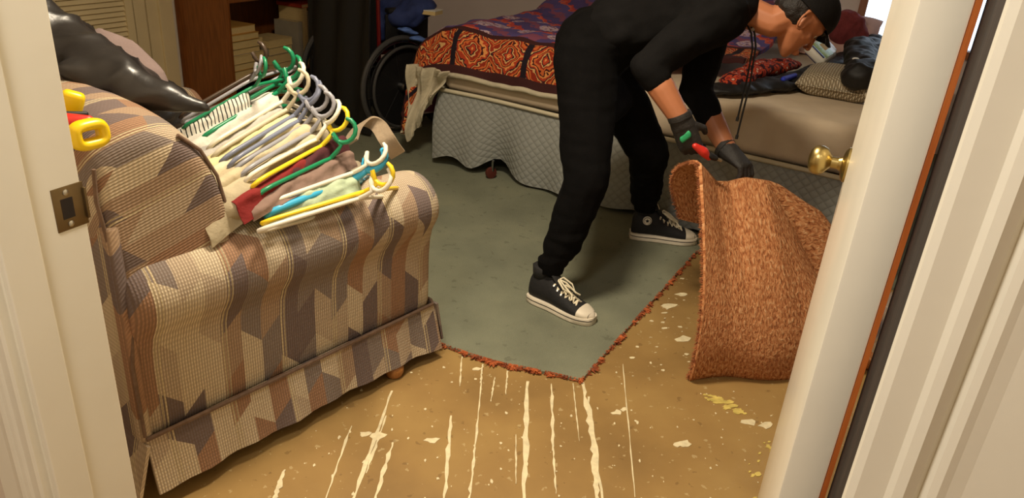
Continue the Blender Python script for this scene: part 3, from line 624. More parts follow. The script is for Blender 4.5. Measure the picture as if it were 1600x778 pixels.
# ================================================================== BED
BO = V((-0.45, 4.10, 0)); BU = V((0.872, -0.489, 0)).normalized(); BROT = math.atan2(BU.y, BU.x); BV = V((-BU.y, BU.x, 0))
BW, BL = 2.32, 2.02
bed = thing('bed', 'wide bed with quilted grey box spring and bare beige mattress', 'bed', BO, BROT)
build(MB().box((BW / 2, BL / 2, 0.53), (BW, BL, 0.22), r=0.05, seg=4), 'mattress', 'sheet', bed, ang=50)
build(MB().box((BW / 2, BL / 2 + 0.01, 0.26), (BW - 0.04, BL - 0.04, 0.30), r=0.02), 'box_spring', 'matt', bed)
CAST = Matrix.Rotation(-BROT, 3, 'Z') @ (W(768, 281, 0.0) - BO)
def bedwave(x): return 0.012 * math.sin(x * 9) + 0.010 * math.sin(x * 23 + 1)
def foot_cover(u, v):
    x = u * BW; hem = 0.035 + 0.04 * math.exp(-((x - 0.12) / 0.10) ** 2) + 0.075 * math.exp(-((x - CAST.x) / 0.09) ** 2) + 0.008 * math.sin(x * 17)
    z = 0.42 - (1 - v) * (0.42 - hem)
    sag = (1 - v) * (0.045 + bedwave(x) * 1.8 - 0.05 * math.exp(-((x - CAST.x) / 0.09) ** 2))
    bulge = 0.02 * math.sin(PI * v)
    return (x, -0.012 - sag - bulge, z)
build(MB().sheet(foot_cover, 70, 16, 0.012, lambda u, v: (u * BW, v * 0.42)), 'quilted_cover', 'quilt', bed, ang=60)
def side_cover(u, v):
    y = (1 - u) * BL; z = 0.42 - (1 - v) * 0.37
    return (-0.012 - (1 - v) * 0.03 - 0.02 * math.sin(PI * v), y - 0.01, z)
build(MB().sheet(side_cover, 30, 8, 0.012, lambda u, v: (u * BL, v * 0.42)), 'quilted_cover', 'quilt', bed, ang=60)
build(MB().tube([(-0.012, 0.3, 0.425), (-0.016, 0.02, 0.425), (0.01, -0.018, 0.425)] + [(x, -0.02 + 0.004 * math.sin(x * 7), 0.425 + 0.004 * math.sin(x * 5)) for x in np.linspace(0.1, BW, 16)], 0.011, 8), 'welt', 'wpipe', bed, ang=80, label='cream welt along the box spring')
for (x, y) in ((CAST.x, CAST.y + 0.05), (BW - 0.3, 0.12), (0.3, BL - 0.2), (BW - 0.3, BL - 0.2)):
    c = build(MB().lathe([(0.012, -0.012), (0.030, -0.010), (0.032, 0), (0.030, 0.010), (0.012, 0.012)], (x, y - 0.06, 0.044), (0.8, -0.5, 0), 18), 'caster', 'rcaster' if y < 0.1 else 'wcblack', bed, label='small reddish caster wheel' if y < 0.1 else None)
    build(MB().box((x + 0.01, y - 0.06, 0.085), (0.012, 0.012, 0.06)), 'caster_stem', 'chrome', c)

# comforter, separate thing draped over the bed
comf = thing('comforter', 'patterned red, orange and navy comforter draped over the bed corner', 'comforter', BO, BROT)
def hem_y(X):
    f = min(1, max(0, (X - 0.80) / 0.5)); f = f * f * (3 - 2 * f); return -0.25 + 0.65 * f
def fold(d, r): o = r * (1 - math.exp(-max(0, d) / r)); return o, max(0, d) - o
def cpos(X, Y):
    ox, dx = fold(0.06 - X, 0.22); oy, dy = fold(0.12 - Y, 0.12)
    x = X if X > 0.06 else 0.06 - ox; y = Y if Y > 0.12 else 0.12 - oy
    z = 0.765 - dx * 0.98 - dy * 0.92
    if X < 0 and Y < 0.1: x -= 0.03 + 0.05 * min(1, -X / 0.3) * math.sin(Y * 9 + 1) ** 2; y -= 0.03 * min(1, -X / 0.3)
    z = max(z, 0.16 + 0.05 * (1 + math.sin(Y * 7))); hump = min(1, max(0, (Y - 0.6) / 1.1)); hump = hump * hump * (3 - 2 * hump)
    z += 0.17 * hump * (1 if X > 0.05 else max(0, X / 0.05)) if X > 0 else 0
    puff = 0.016 * nz((X, Y, 0), 5) + 0.010 * nz((X, Y, 0), 12, 3)
    return V((x - (puff if X < 0 else 0), y - 0.035 * max(0, min(1, (0.1 - Y) / 0.2)) - (puff if Y < 0 else 0), z + puff))
def cfn(u, v):
    X = -0.74 + u * 2.23; h = hem_y(X); Y = h + v * (1.98 - h); return cpos(X, Y)
def cuv(u, v):
    X = -0.74 + u * 2.23; h = hem_y(X); return (X + 0.80, v * (1.98 - h))
build(MB().sheet(cfn, 90, 84, 0.025, cuv), 'printed_cover', 'comf', comf, ang=80)
build(MB().tube([cfn(u, 0) + V((0.0, -0.004, -0.012)) for u in np.linspace(0, 0.70, 70)], 0.014, 8), 'hem_binding', 'lining', comf, ang=80, label='cream binding along the hem')
def lfn(u, v):
    x = -0.165 + 0.27 * u * (1 - 0.45 * (1 - v)); z = 0.545 - (1 - v) * (0.42 - 0.26 * u ** 1.5 + 0.02 * math.sin(u * 14))
    y = -0.075 - 0.022 * math.sin(u * 13 + v * 3) - 0.014 * math.sin(u * 29 - v * 6) - 0.02 * math.sin(v * 8)
    return (x, y, z)
build(MB().sheet(lfn, 36, 30, 0.008), 'lining', 'lining', comf, ang=80, label='crumpled cream lining hanging at the corner')

# ---- things lying on the bed
def soft(mb, pos, scale, M=None): pass
def BP(x, y, z=0.645): return BO + BU * x + BV * y + V((0, 0, z))
# crumpled black clothes
def dsp(a, s, seed): return lambda p: a * (nz(p, s, seed) + 0.5 * nz(p, s * 2.1, seed + 3)) 
def px_on_bed(px, py, z=0.66): return W(px, py, z)
jb = MB(); z0 = 0.672
pts = [(1128, 140), (1170, 136), (1215, 132), (1255, 122), (1292, 108), (1330, 88)]
for (a, b) in zip(pts, pts[1:]): jb.hull((px_on_bed(*a, z0), (0.09, 0.07, 0.026)), (px_on_bed(*b, z0), (0.09, 0.085, 0.030)))
jt = thing('jacket', 'crumpled black jacket spread along the bare mattress edge', 'jacket', px_on_bed(1215, 132, 0.645))
build(remesh(jb, 0.011, 4, dsp(0.012, 14, 2)), 'cloth', 'wcblack', jt, True, ang=80)
# knit pillow and black garment over its end
def pillow(name, label, cat, c, size, rz, tilt, m, n=20, group=None):
    Mx = Matrix.Translation(c) @ Matrix.Rotation(rz, 4, 'Z') @ Matrix.Rotation(tilt[0], 4, 'X') @ Matrix.Rotation(tilt[1], 4, 'Y')
    t = thing(name, label, cat, M=Mx)
    mb = MB()
    for sgn in (1, -1):
        def fn(u, v):
            x, y = (u - 0.5) * 2, (v - 0.5) * 2; e = (1 - abs(x) ** 3.2) ** 0.42 * (1 - abs(y) ** 3.2) ** 0.42
            pin = 1 - 0.07 * (1 - abs(x)) * abs(y) ** 3 - 0.0; pin2 = 1 - 0.07 * (1 - abs(y)) * abs(x) ** 3
            return (x * size[0] / 2 * pin2, y * size[1] / 2 * pin, sgn * size[2] / 2 * e + 0.006 * nz((x, y, sgn), 2.2))
        mb.sheet(fn, n, n)
    build(mb, 'cover', m, t, ang=80)
    build(MB().tube([(math.copysign(abs(math.cos(a)) ** 0.28, math.cos(a)) * size[0] * 0.485, math.copysign(abs(math.sin(a)) ** 0.28, math.sin(a)) * size[1] * 0.485, 0) for a in np.linspace(0, 2 * PI, 61)[:-1]], 0.005, 6, closed=True), 'seam', m, t, ang=80)
    return t
km, knt, kb = base('knit_cable', 0.95, spec=0.15)
ktc = N(knt, 'ShaderNodeTexCoord'); ksp = N(knt, 'ShaderNodeSeparateXYZ'); L(knt, ktc.outputs['Object'], ksp.inputs[0])
kr = math_(knt, 'MULTIPLY', math_(knt, 'ABSOLUTE', math_(knt, 'SINE', math_(knt, 'MULTIPLY', ksp.outputs[0], 260))), math_(knt, 'ABSOLUTE', math_(knt, 'SINE', math_(knt, 'ADD', math_(knt, 'MULTIPLY', ksp.outputs[1], 330), math_(knt, 'MULTIPLY', ksp.outputs[0], 130)))))
L(knt, mixc(knt, kr, srgb(150, 134, 108), srgb(236, 222, 194)), kb.inputs['Base Color'])
kbp = N(knt, 'ShaderNodeBump'); kbp.inputs['Distance'].default_value = 0.008; L(knt, kr, kbp.inputs['Height']); L(knt, kbp.outputs[0], kb.inputs['Normal'])
MT['knit'] = km
pillow('knit_pillow', 'cream knitted pillow half under a black garment on the mattress', 'pillow', W(1312, 128, 0.71), (0.36, 0.26, 0.13), BROT, (0.15, 0.0), 'knit')
g2 = MB(); g2.hull((W(1345, 70, 0.80), (0.08, 0.07, 0.05)), (W(1345, 120, 0.77), (0.085, 0.055, 0.06))).hull((W(1345, 120, 0.77), (0.085, 0.055, 0.06)), (W(1372, 70, 0.74), (0.10, 0.12, 0.06)))
gt = thing('black_sweater', 'black sweater with small white mark bundled over the knit pillow', 'sweater', W(1345, 120, 0.66))
build(remesh(g2, 0.011, 4, dsp(0.022, 11, 5)), 'cloth', 'wcblack', gt, True, ang=80)
build(MB().ell(W(1337, 92, 0.83), (0.017, 0.008, 0.007)), 'white_mark', 'tissue', gt, True)
# wipes / tissue pack
tp0, tp1 = W(1256, 97, 0.775), W(1306, 66, 0.82); ex = (tp1 - tp0).normalized(); ez = V((-0.30, -0.90, 0.30)); ez = (ez - ex * ez.dot(ex)).normalized(); ey = ez.cross(ex)
TMx = Matrix((ex, ey, ez)).transposed().to_4x4(); TMx.translation = (tp0 + tp1) / 2
tt = thing('tissue_pack', 'white soft tissue pack with a green and navy printed label', 'tissue pack', M=TMx)
build(MB().box((0.0, 0, 0), (0.215, 0.125, 0.05), r=0.02, seg=3), 'wrapper', 'tissue', tt, ang=60)
for nm, c_, s_, m_ in (('green_label', (-0.015, -0.0, 0.0), (0.13, 0.10, 0.052), 'lgreen'), ('navy_label', (-0.088, 0, 0), (0.022, 0.085, 0.051), 'navy'), ('pale_panel', (0.012, 0.008, 0.0), (0.06, 0.045, 0.0535), 'bookc')):
    build(MB().box(c_, s_, r=0.003), nm, m_, tt)
build(MB().hull((V((0.10, 0.0, 0.0)), (0.01, 0.045, 0.018)), (V((0.145, 0.01, 0.012)), (0.006, 0.052, 0.006))), 'crimped_end', 'tissue', tt)
mo = W(1322, 40, 0.84); mq = thing('maroon_cushion', 'dark red plush cushion behind the tissue pack against the wall', 'cushion', mo - V((0, 0, 0.1)))
build(remesh(MB().hull((mo, (0.11, 0.07, 0.10)), (mo + V((0.05, 0.02, -0.07)), (0.13, 0.09, 0.07))), 0.010, 4, dsp(0.016, 11, 3)), 'plush', 'maroon', mq, True, ang=80)
pillow('pink_pillow', 'pale pink pillow at the head of the bed below the window', 'pillow', BP(1.66, 1.80, 0.76), (0.5, 0.34, 0.15), BROT, (0.7, 0), mat('pink_cloth', srgb(206, 170, 160), 0.9, 0.1, 10))
bs = MB().hull((W(1140, 128, 0.70), (0.06, 0.05, 0.03)), (W(1185, 108, 0.72), (0.07, 0.06, 0.04))).hull((W(1185, 108, 0.72), (0.07, 0.06, 0.04)), (W(1232, 100, 0.70), (0.07, 0.06, 0.03)))
rt = thing('printed_throw', 'crumpled red and cream printed throw below the face of the person', 'throw', W(1185, 112, 0.66))
rm_, rnt, rb_ = base('throw_print', 0.9, spec=0.2)
rtc = N(rnt, 'ShaderNodeTexCoord'); rv = N(rnt, 'ShaderNodeTexVoronoi'); rv.inputs['Scale'].default_value = 34; L(rnt, rtc.outputs['Object'], rv.inputs[0])
L(rnt, ramp(rnt, rv.outputs['Distance'], [(0, srgb(206, 176, 150)), (0.22, srgb(150, 46, 40)), (0.42, srgb(190, 74, 44)), (0.6, srgb(60, 26, 34))]), rb_.inputs['Base Color'])
build(remesh(bs, 0.011, 3, dsp(0.014, 13, 8)), 'cloth', rm_, rt, True, ang=80)
bt = thing('blue_pouch', 'small bright blue pouch lying on the black jacket', 'pouch', W(1230, 122, 0.70))
build(remesh(MB().hull((W(1224, 124, 0.705), 0.014), (W(1242, 118, 0.708), 0.013)), 0.004, 2), 'cover', mat('bright_blue', srgb(40, 60, 190), 0.5, 0.1), bt, True)

# ================================================================== WHEELCHAIR
WN = V((0.77, -0.64, 0)).normalized(); WP = V((0.64, 0.77, 0)).normalized()      # axle, forward (away from the viewer)
wc0 = WY(626, 133, 4.62); wc0.z = 0.30
wch = thing('wheelchair', 'black wheelchair with dark red frame standing between bookcase and bed', 'wheelchair', (wc0.x - 0.24, wc0.y + 0.2, 0))
UPZ = V((0, 0, 1))
def circ(c, r, n=48): return [c + (WP * math.cos(2 * PI * k / n) + UPZ * math.sin(2 * PI * k / n)) * r for k in range(n)]
for off in (0.0, 0.60):
    c = wc0 - WN * off; sg = 1 if off == 0 else -1
    wo = build(MB().tube(circ(c, 0.29), 0.016, 8, closed=True), 'wheel', 'tyre', wch, True)
    build(MB().tube(circ(c, 0.268), 0.008, 6, closed=True), 'rim', 'chrome', wo, True)
    build(MB().tube(circ(c + WN * 0.045 * sg, 0.245), 0.0095, 8, closed=True), 'hand_rim', 'tyre', wo, True)
    build(MB().lathe([(0.012, -0.05), (0.03, -0.03), (0.03, 0.03), (0.02, 0.05)], c, WN, 16), 'hub', 'chrome', wo, True)
    build(MB().lathe([(0.236, -0.004), (0.238, 0), (0.236, 0.004)], c, WN, 40), 'dark_disc', 'wcblack', wo, True)  # added black disc, stands in for the darkness inside the wheel
    for k in range(8):
        a = PI * k / 4 + 0.2; build(MB().tube([c + (WP * math.cos(a) + UPZ * math.sin(a)) * 0.03, c + (WP * math.cos(a) + UPZ * math.sin(a)) * 0.262], 0.006, 6), 'spoke', 'wcblack', wo, True)
    ii = c - WN * 0.06 * sg
    build(MB().tube([ii - WP * 0.12 - UPZ * 0.05, ii - WP * 0.12 + UPZ * 0.30, ii - WP * 0.13 + UPZ * 0.58, ii - WP * 0.16 + UPZ * 0.64, ii - WP * 0.26 + UPZ * 0.65], 0.0125, 8), 'back_post', 'wcred', wch, True)
    build(MB().tube([ii - WP * 0.20 + UPZ * 0.65, ii - WP * 0.29 + UPZ * 0.65], 0.018, 8), 'push_grip', 'wcblack', wch, True)
    build(MB().tube([ii - WP * 0.12 + UPZ * 0.20, ii + WP * 0.30 + UPZ * 0.20, ii + WP * 0.36 + UPZ * 0.10, ii + WP * 0.40 - UPZ * 0.18, ii + WP * 0.50 - UPZ * 0.20], 0.0125, 8), 'side_frame', 'wcred', wch, True)
    build(MB().tube([ii - WP * 0.12 - UPZ * 0.02, ii + WP * 0.38 - UPZ * 0.02], 0.0125, 8), 'lower_tube', 'wcred', wch, True)
    M = Matrix((WP, WN, UPZ)).transposed()
    build(MB().box(ii + WP * 0.10 + UPZ * 0.44, (0.32, 0.05, 0.03), M, 0.01), 'armrest', 'wcblack', wch, True)
    build(MB().box(ii + WP * 0.10 + UPZ * 0.32, (0.34, 0.008, 0.20), M, 0.003), 'side_guard', 'wcblack', wch, True)
    cw = build(MB().tube([ii + WP * 0.36 - UPZ * 0.2 + (WP * math.cos(2 * PI * k / 20) + UPZ * math.sin(2 * PI * k / 20)) * 0.075 for k in range(20)], 0.018, 8, closed=True), 'front_caster', 'tyre', wch, True)
    build(MB().lathe([(0.075, -0.006), (0.075, 0.006)], ii + WP * 0.36 - UPZ * 0.2, WN, 16), 'caster_disc', 'wcblack', cw, True)
cc = wc0 - WN * 0.30
build(MB().sheet(lambda u, v: cc - WP * (0.125 + 0.05 * math.sin(PI * u)) + WN * (0.235 - 0.47 * u) + UPZ * (0.16 + 0.42 * v), 12, 8, 0.015), 'backrest', 'wcblack', wch, True)
build(MB().sheet(lambda u, v: cc + WP * (-0.12 + 0.42 * v) + WN * (0.235 - 0.47 * u) + UPZ * (0.20 - 0.03 * math.sin(PI * u)), 12, 8, 0.02), 'seat', 'wcblack', wch, True)
build(MB().box(cc - WP * 0.16 + UPZ * 0.02, (0.03, 0.42, 0.30), Matrix((WP, WN, UPZ)).transposed(), 0.01), 'back_pouch', 'wcblack', wch, True)
build(MB().tube([wc0 - WN * 0.08 + WP * 0.05 - UPZ * 0.05, wc0 - WN * 0.52 + WP * 0.10 + UPZ * 0.16], 0.011, 8), 'cross_brace', 'wcred', wch, True)
build(MB().tube([wc0 - WN * 0.52 + WP * 0.05 - UPZ * 0.05, wc0 - WN * 0.08 + WP * 0.10 + UPZ * 0.16], 0.011, 8), 'cross_brace', 'wcred', wch, True)
ct = thing('dark_sheet', 'added black sheet standing in for the darkness at the wheelchair backrest', 'coat', cc - WP * 0.2 + UPZ * -0.28)  # added black sheet filling the dark area between the wheels
build(MB().sheet(lambda u, v: cc - WP * (0.20 + 0.02 * math.sin(u * 17 + v * 2) + 0.03 * (1 - v) - 0.16 * max(0, v - 0.92) * 12 * 0.6) + WN * (0.30 - 0.64 * u) + UPZ * (-0.27 + 0.92 * min(v, 0.93) / 0.93 * (1 + 0.03 * math.sin(u * 5))), 40, 24, 0.012), 'cloth', 'wcblack', ct, True, ang=80)
# blue clothes heaped on its seat
bb = MB().hull((cc + WP * 0.08 + UPZ * 0.30, (0.19, 0.17, 0.09)), (cc + WP * 0.12 + WN * 0.10 + UPZ * 0.42, (0.12, 0.12, 0.08))).hull((wc0 + WP * 0.06 - WN * 0.05 + UPZ * 0.40, (0.11, 0.1, 0.07)), (wc0 + WP * 0.16 - WN * 0.02 + UPZ * 0.47, (0.12, 0.1, 0.05)))
bl_ = thing('blue_bag', 'navy blue cloth bag heaped on the wheelchair seat', 'bag', cc + WP * 0.08 + UPZ * 0.20)
build(remesh(bb, 0.014, 3, dsp(0.022, 9, 11)), 'cloth', 'blue', bl_, True, ang=80)
for k, (px, py, y, m_) in enumerate(((632, 46, 4.62, 'lblue'), (652, 60, 4.62, 'lblue'), (668, 18, 4.72, 'tissue'))):
    p = WY(px, py, y); t_ = thing(['blue_cloth_scrap', 'blue_cloth_scrap', 'paperback_book'][k], ['bright blue folded cloth on top of the navy bag', 'light blue folded cloth against the comforter beside the navy bag', 'pale book lying on the blue bag behind the comforter'][k], ['cloth', 'cloth', 'book'][k], p)
    if k < 2: build(remesh(MB().hull((p, (0.05, 0.03, 0.012)), (p + V((0.05, 0.02, -0.02)), (0.04, 0.03, 0.012))), 0.006, 3, dsp(0.008, 20, k)), 'cloth', m_, t_, True, ang=80)
    else:
        build(MB().box((0, 0, 0), (0.15, 0.11, 0.022), Matrix.Rotation(-0.3, 3, 'Z')), 'pages', 'bookc', t_, flat=True)
        build(MB().box((0, 0, 0.013), (0.154, 0.114, 0.004), Matrix.Rotation(-0.3, 3, 'Z')), 'cover', m_, t_, flat=True)

# ================================================================== BOOKCASE
BKA0, BKA1, BKB0, BKB1 = A_L + 0.012, -2.655, 3.0, 4.15
bcs = thing('bookcase', 'tall brown wooden bookcase against the left wall', 'bookcase', room((BKA0 + BKA1) / 2, (BKB0 + BKB1) / 2, 0))
for b0, b1 in ((BKB0, BKB0 + 0.022), (BKB1 - 0.022, BKB1)): build(rbox(MB(), BKA0, BKA1, b0, b1, 0, 1.85, 0.002), 'side_panel', 'bwood', bcs, True, flat=True)
build(rbox(MB(), BKA0, BKA0 + 0.01, BKB0 + 0.022, BKB1 - 0.022, 0.02, 1.85), 'back_panel', 'bwood', bcs, True, flat=True)
SHZ = [0.06, 0.205, 0.71, 1.1, 1.45, 1.83]
for z in SHZ: build(rbox(MB(), BKA0 + 0.01, BKA1 - 0.004, BKB0 + 0.022, BKB1 - 0.022, z - 0.02, z, 0.002), 'shelf', 'bwood', bcs, True, flat=True)
def book(name, label, a0, a1, b0, b1, z0, z1, cover, group):
    t = thing(name, label, 'book', room((a0 + a1) / 2, (b0 + b1) / 2, z0), RROT, group)
    s = (a1 - a0, b1 - b0, z1 - z0)
    build(MB().box((0, 0, s[2] / 2), (s[0] - 0.006, s[1] - 0.008, s[2] - 0.006)), 'pages', 'bookc', t, flat=True)
    for zz in (0.0015, s[2] - 0.0015): build(MB().box((0, 0, zz), (s[0], s[1], 0.003)), 'cover', cover, t, flat=True)
    build(MB().box((0, -s[1] / 2 + 0.0015, s[2] / 2), (s[0], 0.003, s[2])), 'spine', cover, t, flat=True)
z = 0.206; order = ['lowest', 'second', 'third', 'fourth', 'fifth', 'sixth', 'topmost']
for k, (h, w_, cv) in enumerate(((0.06, 0.30, 'bookc'), (0.045, 0.28, 'booko'), (0.05, 0.31, 'bookc'), (0.04, 0.27, 'bookg'), (0.05, 0.29, 'bookc'), (0.04, 0.25, 'booko'), (0.045, 0.24, 'booko'))):
    book('hardback_book', ('topmost ' if k == 6 else order[k] + ' from the bottom ' if k else 'lowest ') + 'book in the tall stack beside the bookcase side panel', -2.69 - 0.22, -2.69 + (0.008 * ((k * 7) % 3)), 3.03, 3.03 + w_, z, z + h, cv, 'stack of books on the shelf'); z += h + 0.0005
z = 0.206
for k, (h, cv) in enumerate(((0.05, 'bookg'), (0.06, 'bookc'), (0.05, 'bookg'), (0.05, 'bookc'))):
    book('paperback_book', ['lowest', 'second from the bottom', 'third from the bottom', 'topmost'][k] + ' book in the lower second stack on the shelf', -2.90, -2.70 + 0.004 * k, 3.38, 3.62, z, z + h, cv, 'second stack of books'); z += h + 0.0005
for k in range(5):
    b0 = 3.68 + k * 0.055; hh = 0.30 + 0.03 * ((k * 3) % 4)
    t = thing('upright_book', ['grey', 'cream', 'pale grey', 'tan', 'worn grey'][k] + ' book standing upright on the shelf behind the wheelchair', 'book', room(-2.79, b0 + 0.02, 0.206), RROT, 'upright books')
    build(MB().box((0, 0, hh / 2), (0.20, 0.044, hh)), 'pages', 'bookc', t, flat=True)
    for yy in (-0.0225, 0.0225): build(MB().box((0.002, yy, hh / 2), (0.208, 0.003, hh + 0.006)), 'cover', ['bookg', 'bookc', 'bookg', 'booko', 'bookg'][k], t, flat=True)
    build(MB().box((0.105, 0, hh / 2), (0.004, 0.046, hh + 0.006)), 'spine', ['bookg', 'bookc', 'bookg', 'booko', 'bookg'][k], t, flat=True)
book('red_book', 'red covered book lying across the upright books on the shelf', -2.90, -2.68, 3.72, 3.98, 0.60, 0.625, 'bookr', None)
for k in range(4):
    b0 = 3.04 + 0.16 * k
    book('stacked_magazine', ['leftmost', 'second', 'third', 'rightmost'][k] + ' flat magazine lying on the upper bookcase shelf', -2.90, -2.68, b0, b0 + 0.15, 0.7105, 0.7105 + 0.02 + 0.008 * k, ['bookg', 'bookc', 'navy', 'bookg'][k], 'magazines on the upper shelf')

# ================================================================== HANGERS AND CLOTHES ON THE SOFA
def hanger_meshes(r=0.0052):
    body = [(-0.004, 0), (-0.012, -0.03), (-0.075, -0.19), (-0.088, -0.212), (-0.105, -0.218), (-0.118, -0.205), (-0.121, -0.18), (-0.121, 0.0), (-0.121, 0.18), (-0.118, 0.205), (-0.105, 0.218), (-0.088, 0.212), (-0.075, 0.19), (-0.012, 0.03)]
    b = MB().tube([(x, y, 0) for x, y in body], r, 8, closed=True)
    hk = [(-0.006, 0, 0), (0.02, 0, 0), (0.038, 0.003, 0)]
    for k in range(11):
        a = math.radians(215 - k * 25); hk.append((0.068 + 0.030 * math.cos(a), 0.021 + 0.027 * math.sin(a) * -1 - 0.0, 0))
    h = MB().tube(hk, [r * 1.05] * (len(hk) - 1) + [r * 0.8], 8)
    return b.mesh('hanger_body'), h.mesh('hanger_hook')
FB, FH = hanger_meshes(0.0085); smooth(FB, 80); smooth(FH, 80)
HB, HH = hanger_meshes(); smooth(HB, 80); smooth(HH, 80)
HCOL = {k: lk(c) for k, c in dict(white=(226, 220, 202), blue=(58, 166, 206), yellow=(236, 204, 40), green=(22, 128, 84), dgreen=(16, 96, 60), grey=(150, 150, 156), slate=(120, 126, 146), cream=(206, 196, 168), brown=(70, 56, 44)).items()}
# (hook base pixel, z), (near shoulder tip pixel, z), colour, label
HG = [((578, 304), .690, (398, 362), .662, 'white', 'white plastic hanger lying lowest at the front of the pile'),
      ((572, 298), .700, (420, 345), .668, 'yellow', 'yellow plastic hanger just above the lowest white hanger'),
      ((596, 262), .705, (372, 352), .672, 'blue', 'bright blue plastic hanger near the front of the pile'),
      ((588, 256), .725, (380, 332), .690, 'white', 'white plastic hanger resting on top of the bright blue hanger'),
      ((562, 222), .760, (352, 330), .715, 'green', 'green plastic hanger beneath the yellow hook at the right of the pile'),
      ((548, 200), .790, (345, 318), .735, 'yellow', 'yellow hanger with its hook at the top right of the pile'),
      ((535, 192), .805, (340, 305), .745, 'white', 'white hanger whose hook stands beside the yellow hook'),
      ((522, 182), .820, (338, 296), .750, 'grey', 'grey hanger, rightmost of the cluster of grey hooks'),
      ((508, 174), .832, (335, 284), .757, 'grey', 'grey hanger, second from the right in the grey hooks'),
      ((495, 168), .842, (332, 274), .763, 'slate', 'bluish grey hanger, third from the right in the grey hooks'),
      ((483, 164), .850, (328, 262), .768, 'slate', 'slate grey hanger, leftmost of the grey hook cluster'),
      ((466, 158), .858, (322, 250), .775, 'cream', 'cream hanger left of the grey hooks'),
      ((458, 146), .868, (316, 236), .780, 'white', 'white hanger whose tall hook rises above the grey hooks'),
      ((448, 134), .880, (308, 220), .785, 'green', 'green hanger standing behind the tall white hook'),
      ((444, 122), .890, (300, 206), .792, 'green', 'bright green hanger with the highest hook of the pile'),
      ((400, 132), .900, (292, 196), .805, 'green', 'green hanger nearest the black bag, under striped cloth'),
      ((392, 124), .908, (290, 186), .812, 'grey', 'light grey hanger at the far left end of the pile'),
      ((398, 112), .915, (288, 178), .820, 'brown', 'dark brown hanger at the far back of the pile')]
UPV = V((0, 0, 1)); HM = []
for k, (np_, nz_, tp_, tz_, col, lab) in enumerate(HG):
    n_, t_ = W(*np_, nz_), W(*tp_, tz_); S = n_ - t_; ln = S.length; S.normalize()
    vw = (n_ - V((0, 0, CAMH))).normalized(); mix = 0.10 if k < 4 else 0.34 + 0.10 * math.sin(k * 2.3)
    q = -vw * 0.9 + UPV * mix; q = (q - S * q.dot(S)).normalized()
    ca = 0.42; X = (S * ca + q * math.sqrt(1 - ca * ca)).normalized(); Z = q.cross(S).normalized(); Y = Z.cross(X).normalized()
    # the tip at (-0.088,-0.212) must map on t_: scale from its length
    sc = min(1.12, ln / 0.228)
    Mx = Matrix((X * sc, Y * sc, Z * sc)).transposed().to_4x4(); Mx.translation = n_
    tpos = Mx @ V((-0.088, -0.212, 0)); Mx.translation = n_ + (t_ - tpos) * 0.5
    h = thing('clothes_hanger', lab, 'hanger', M=Mx, group='plastic hangers piled on the sofa')
    fat = 1.0
    ho = bpy.data.objects.new('frame', (FB if col == 'blue' else HB).copy()); COL.objects.link(ho); ho.parent = h
    hh = bpy.data.objects.new('hook', (FH if col == 'blue' else HH).copy()); COL.objects.link(hh); hh.parent = h; hh.rotation_euler = (math.radians(70 + 25 * math.sin(k * 1.9)), 0, 0)
    for o in (ho, hh): o.data.materials.clear(); o.data.materials.append(HCOL[col])
    HM.append((n_, t_, S, q))
def garment(name, label, cat, hk, m, near=0.07, far=0.12, lift=0.0, ext=(0.03, -0.02), stripes=None, seed=0):
    n_, t_, S, q = HM[hk]; a = t_ - S * ext[0]; b = n_ + S * ext[1]; out = (-SN - S * (-SN).dot(S)); out.z = 0; out.normalize()
    base_ = t_ + SN * 0.10; base_.z = 0.56
    t = thing(name, label, cat, (a + b) / 2, group='clothes heaped on the sofa')
    def fn(u, v):
        c = a.lerp(b, u) + UPV * (-0.010 + lift); f = v
        wv = 0.010 * nz((u * 4, v * 3, seed), 1.6, seed) + 0.006 * nz((u * 9, v * 5, seed), 1.4, seed + 2)
        nr = near * (1 + 0.35 * nz((u * 3, 0, seed), 1.0, seed))
        if f < 0.35: g = 1 - f / 0.35; p = c + out * (0.012 + 0.018 * g) - UPV * nr * g ** 1.2
        elif f < 0.5: g = (f - 0.35) / 0.15; p = c + out * (0.012 - 0.024 * g) + UPV * 0.006 * math.sin(PI * g)
        else: g = (f - 0.5) / 0.5; p = c - out * (0.012 + far * 0.85 * g) - UPV * far * 0.35 * g ** 1.3
        endr = 0.02 * (abs(u - 0.5) * 2) ** 6
        return p + (out * 0.8 + UPV * 0.6) * (wv - endr)
    build(MB().sheet(fn, 26, 22, 0.006, lambda u, v: (u * 0.35, v * 0.3)), 'cloth', m, t, True, ang=80)
    return t
def cloth(c, v=0.12): return mat('cloth_%d_%d_%d' % c, srgb(*c), 0.9, v, 22, 0.25, 70)
beige = cloth((176, 164, 136)); crm = cloth((206, 196, 164)); wht = cloth((214, 210, 198)); dred = cloth((120, 24, 22)); mar = cloth((72, 26, 32)); pgr = cloth((170, 186, 156)); tanc = cloth((186, 172, 140)); yel = cloth((214, 202, 150)); gry = cloth((176, 172, 164))
garment('folded_shirt', 'pale green shirt between white and blue hangers', 'shirt', 3, pgr, 0.03, 0.14, 0.0, (-0.06, -0.06), seed=1)
garment('folded_shirt', 'brown grey shirt above the white hanger near the front', 'shirt', 4, cloth((128, 104, 92)), 0.03, 0.15, -0.002, (-0.07, -0.03), seed=2)
garment('folded_shirt', 'dark red shirt between the front hangers and the beige trousers', 'shirt', 5, dred, 0.05, 0.15, -0.004, (-0.05, -0.10), seed=3)
garment('folded_trousers', 'maroon trousers under the yellow hook', 'trousers', 5, mar, 0.05, 0.15, -0.002, (-0.14, -0.02), seed=4)
garment('folded_trousers', 'beige trousers in the middle of the pile', 'trousers', 7, beige, 0.085, 0.2, -0.005, (0.05, -0.03), seed=5)
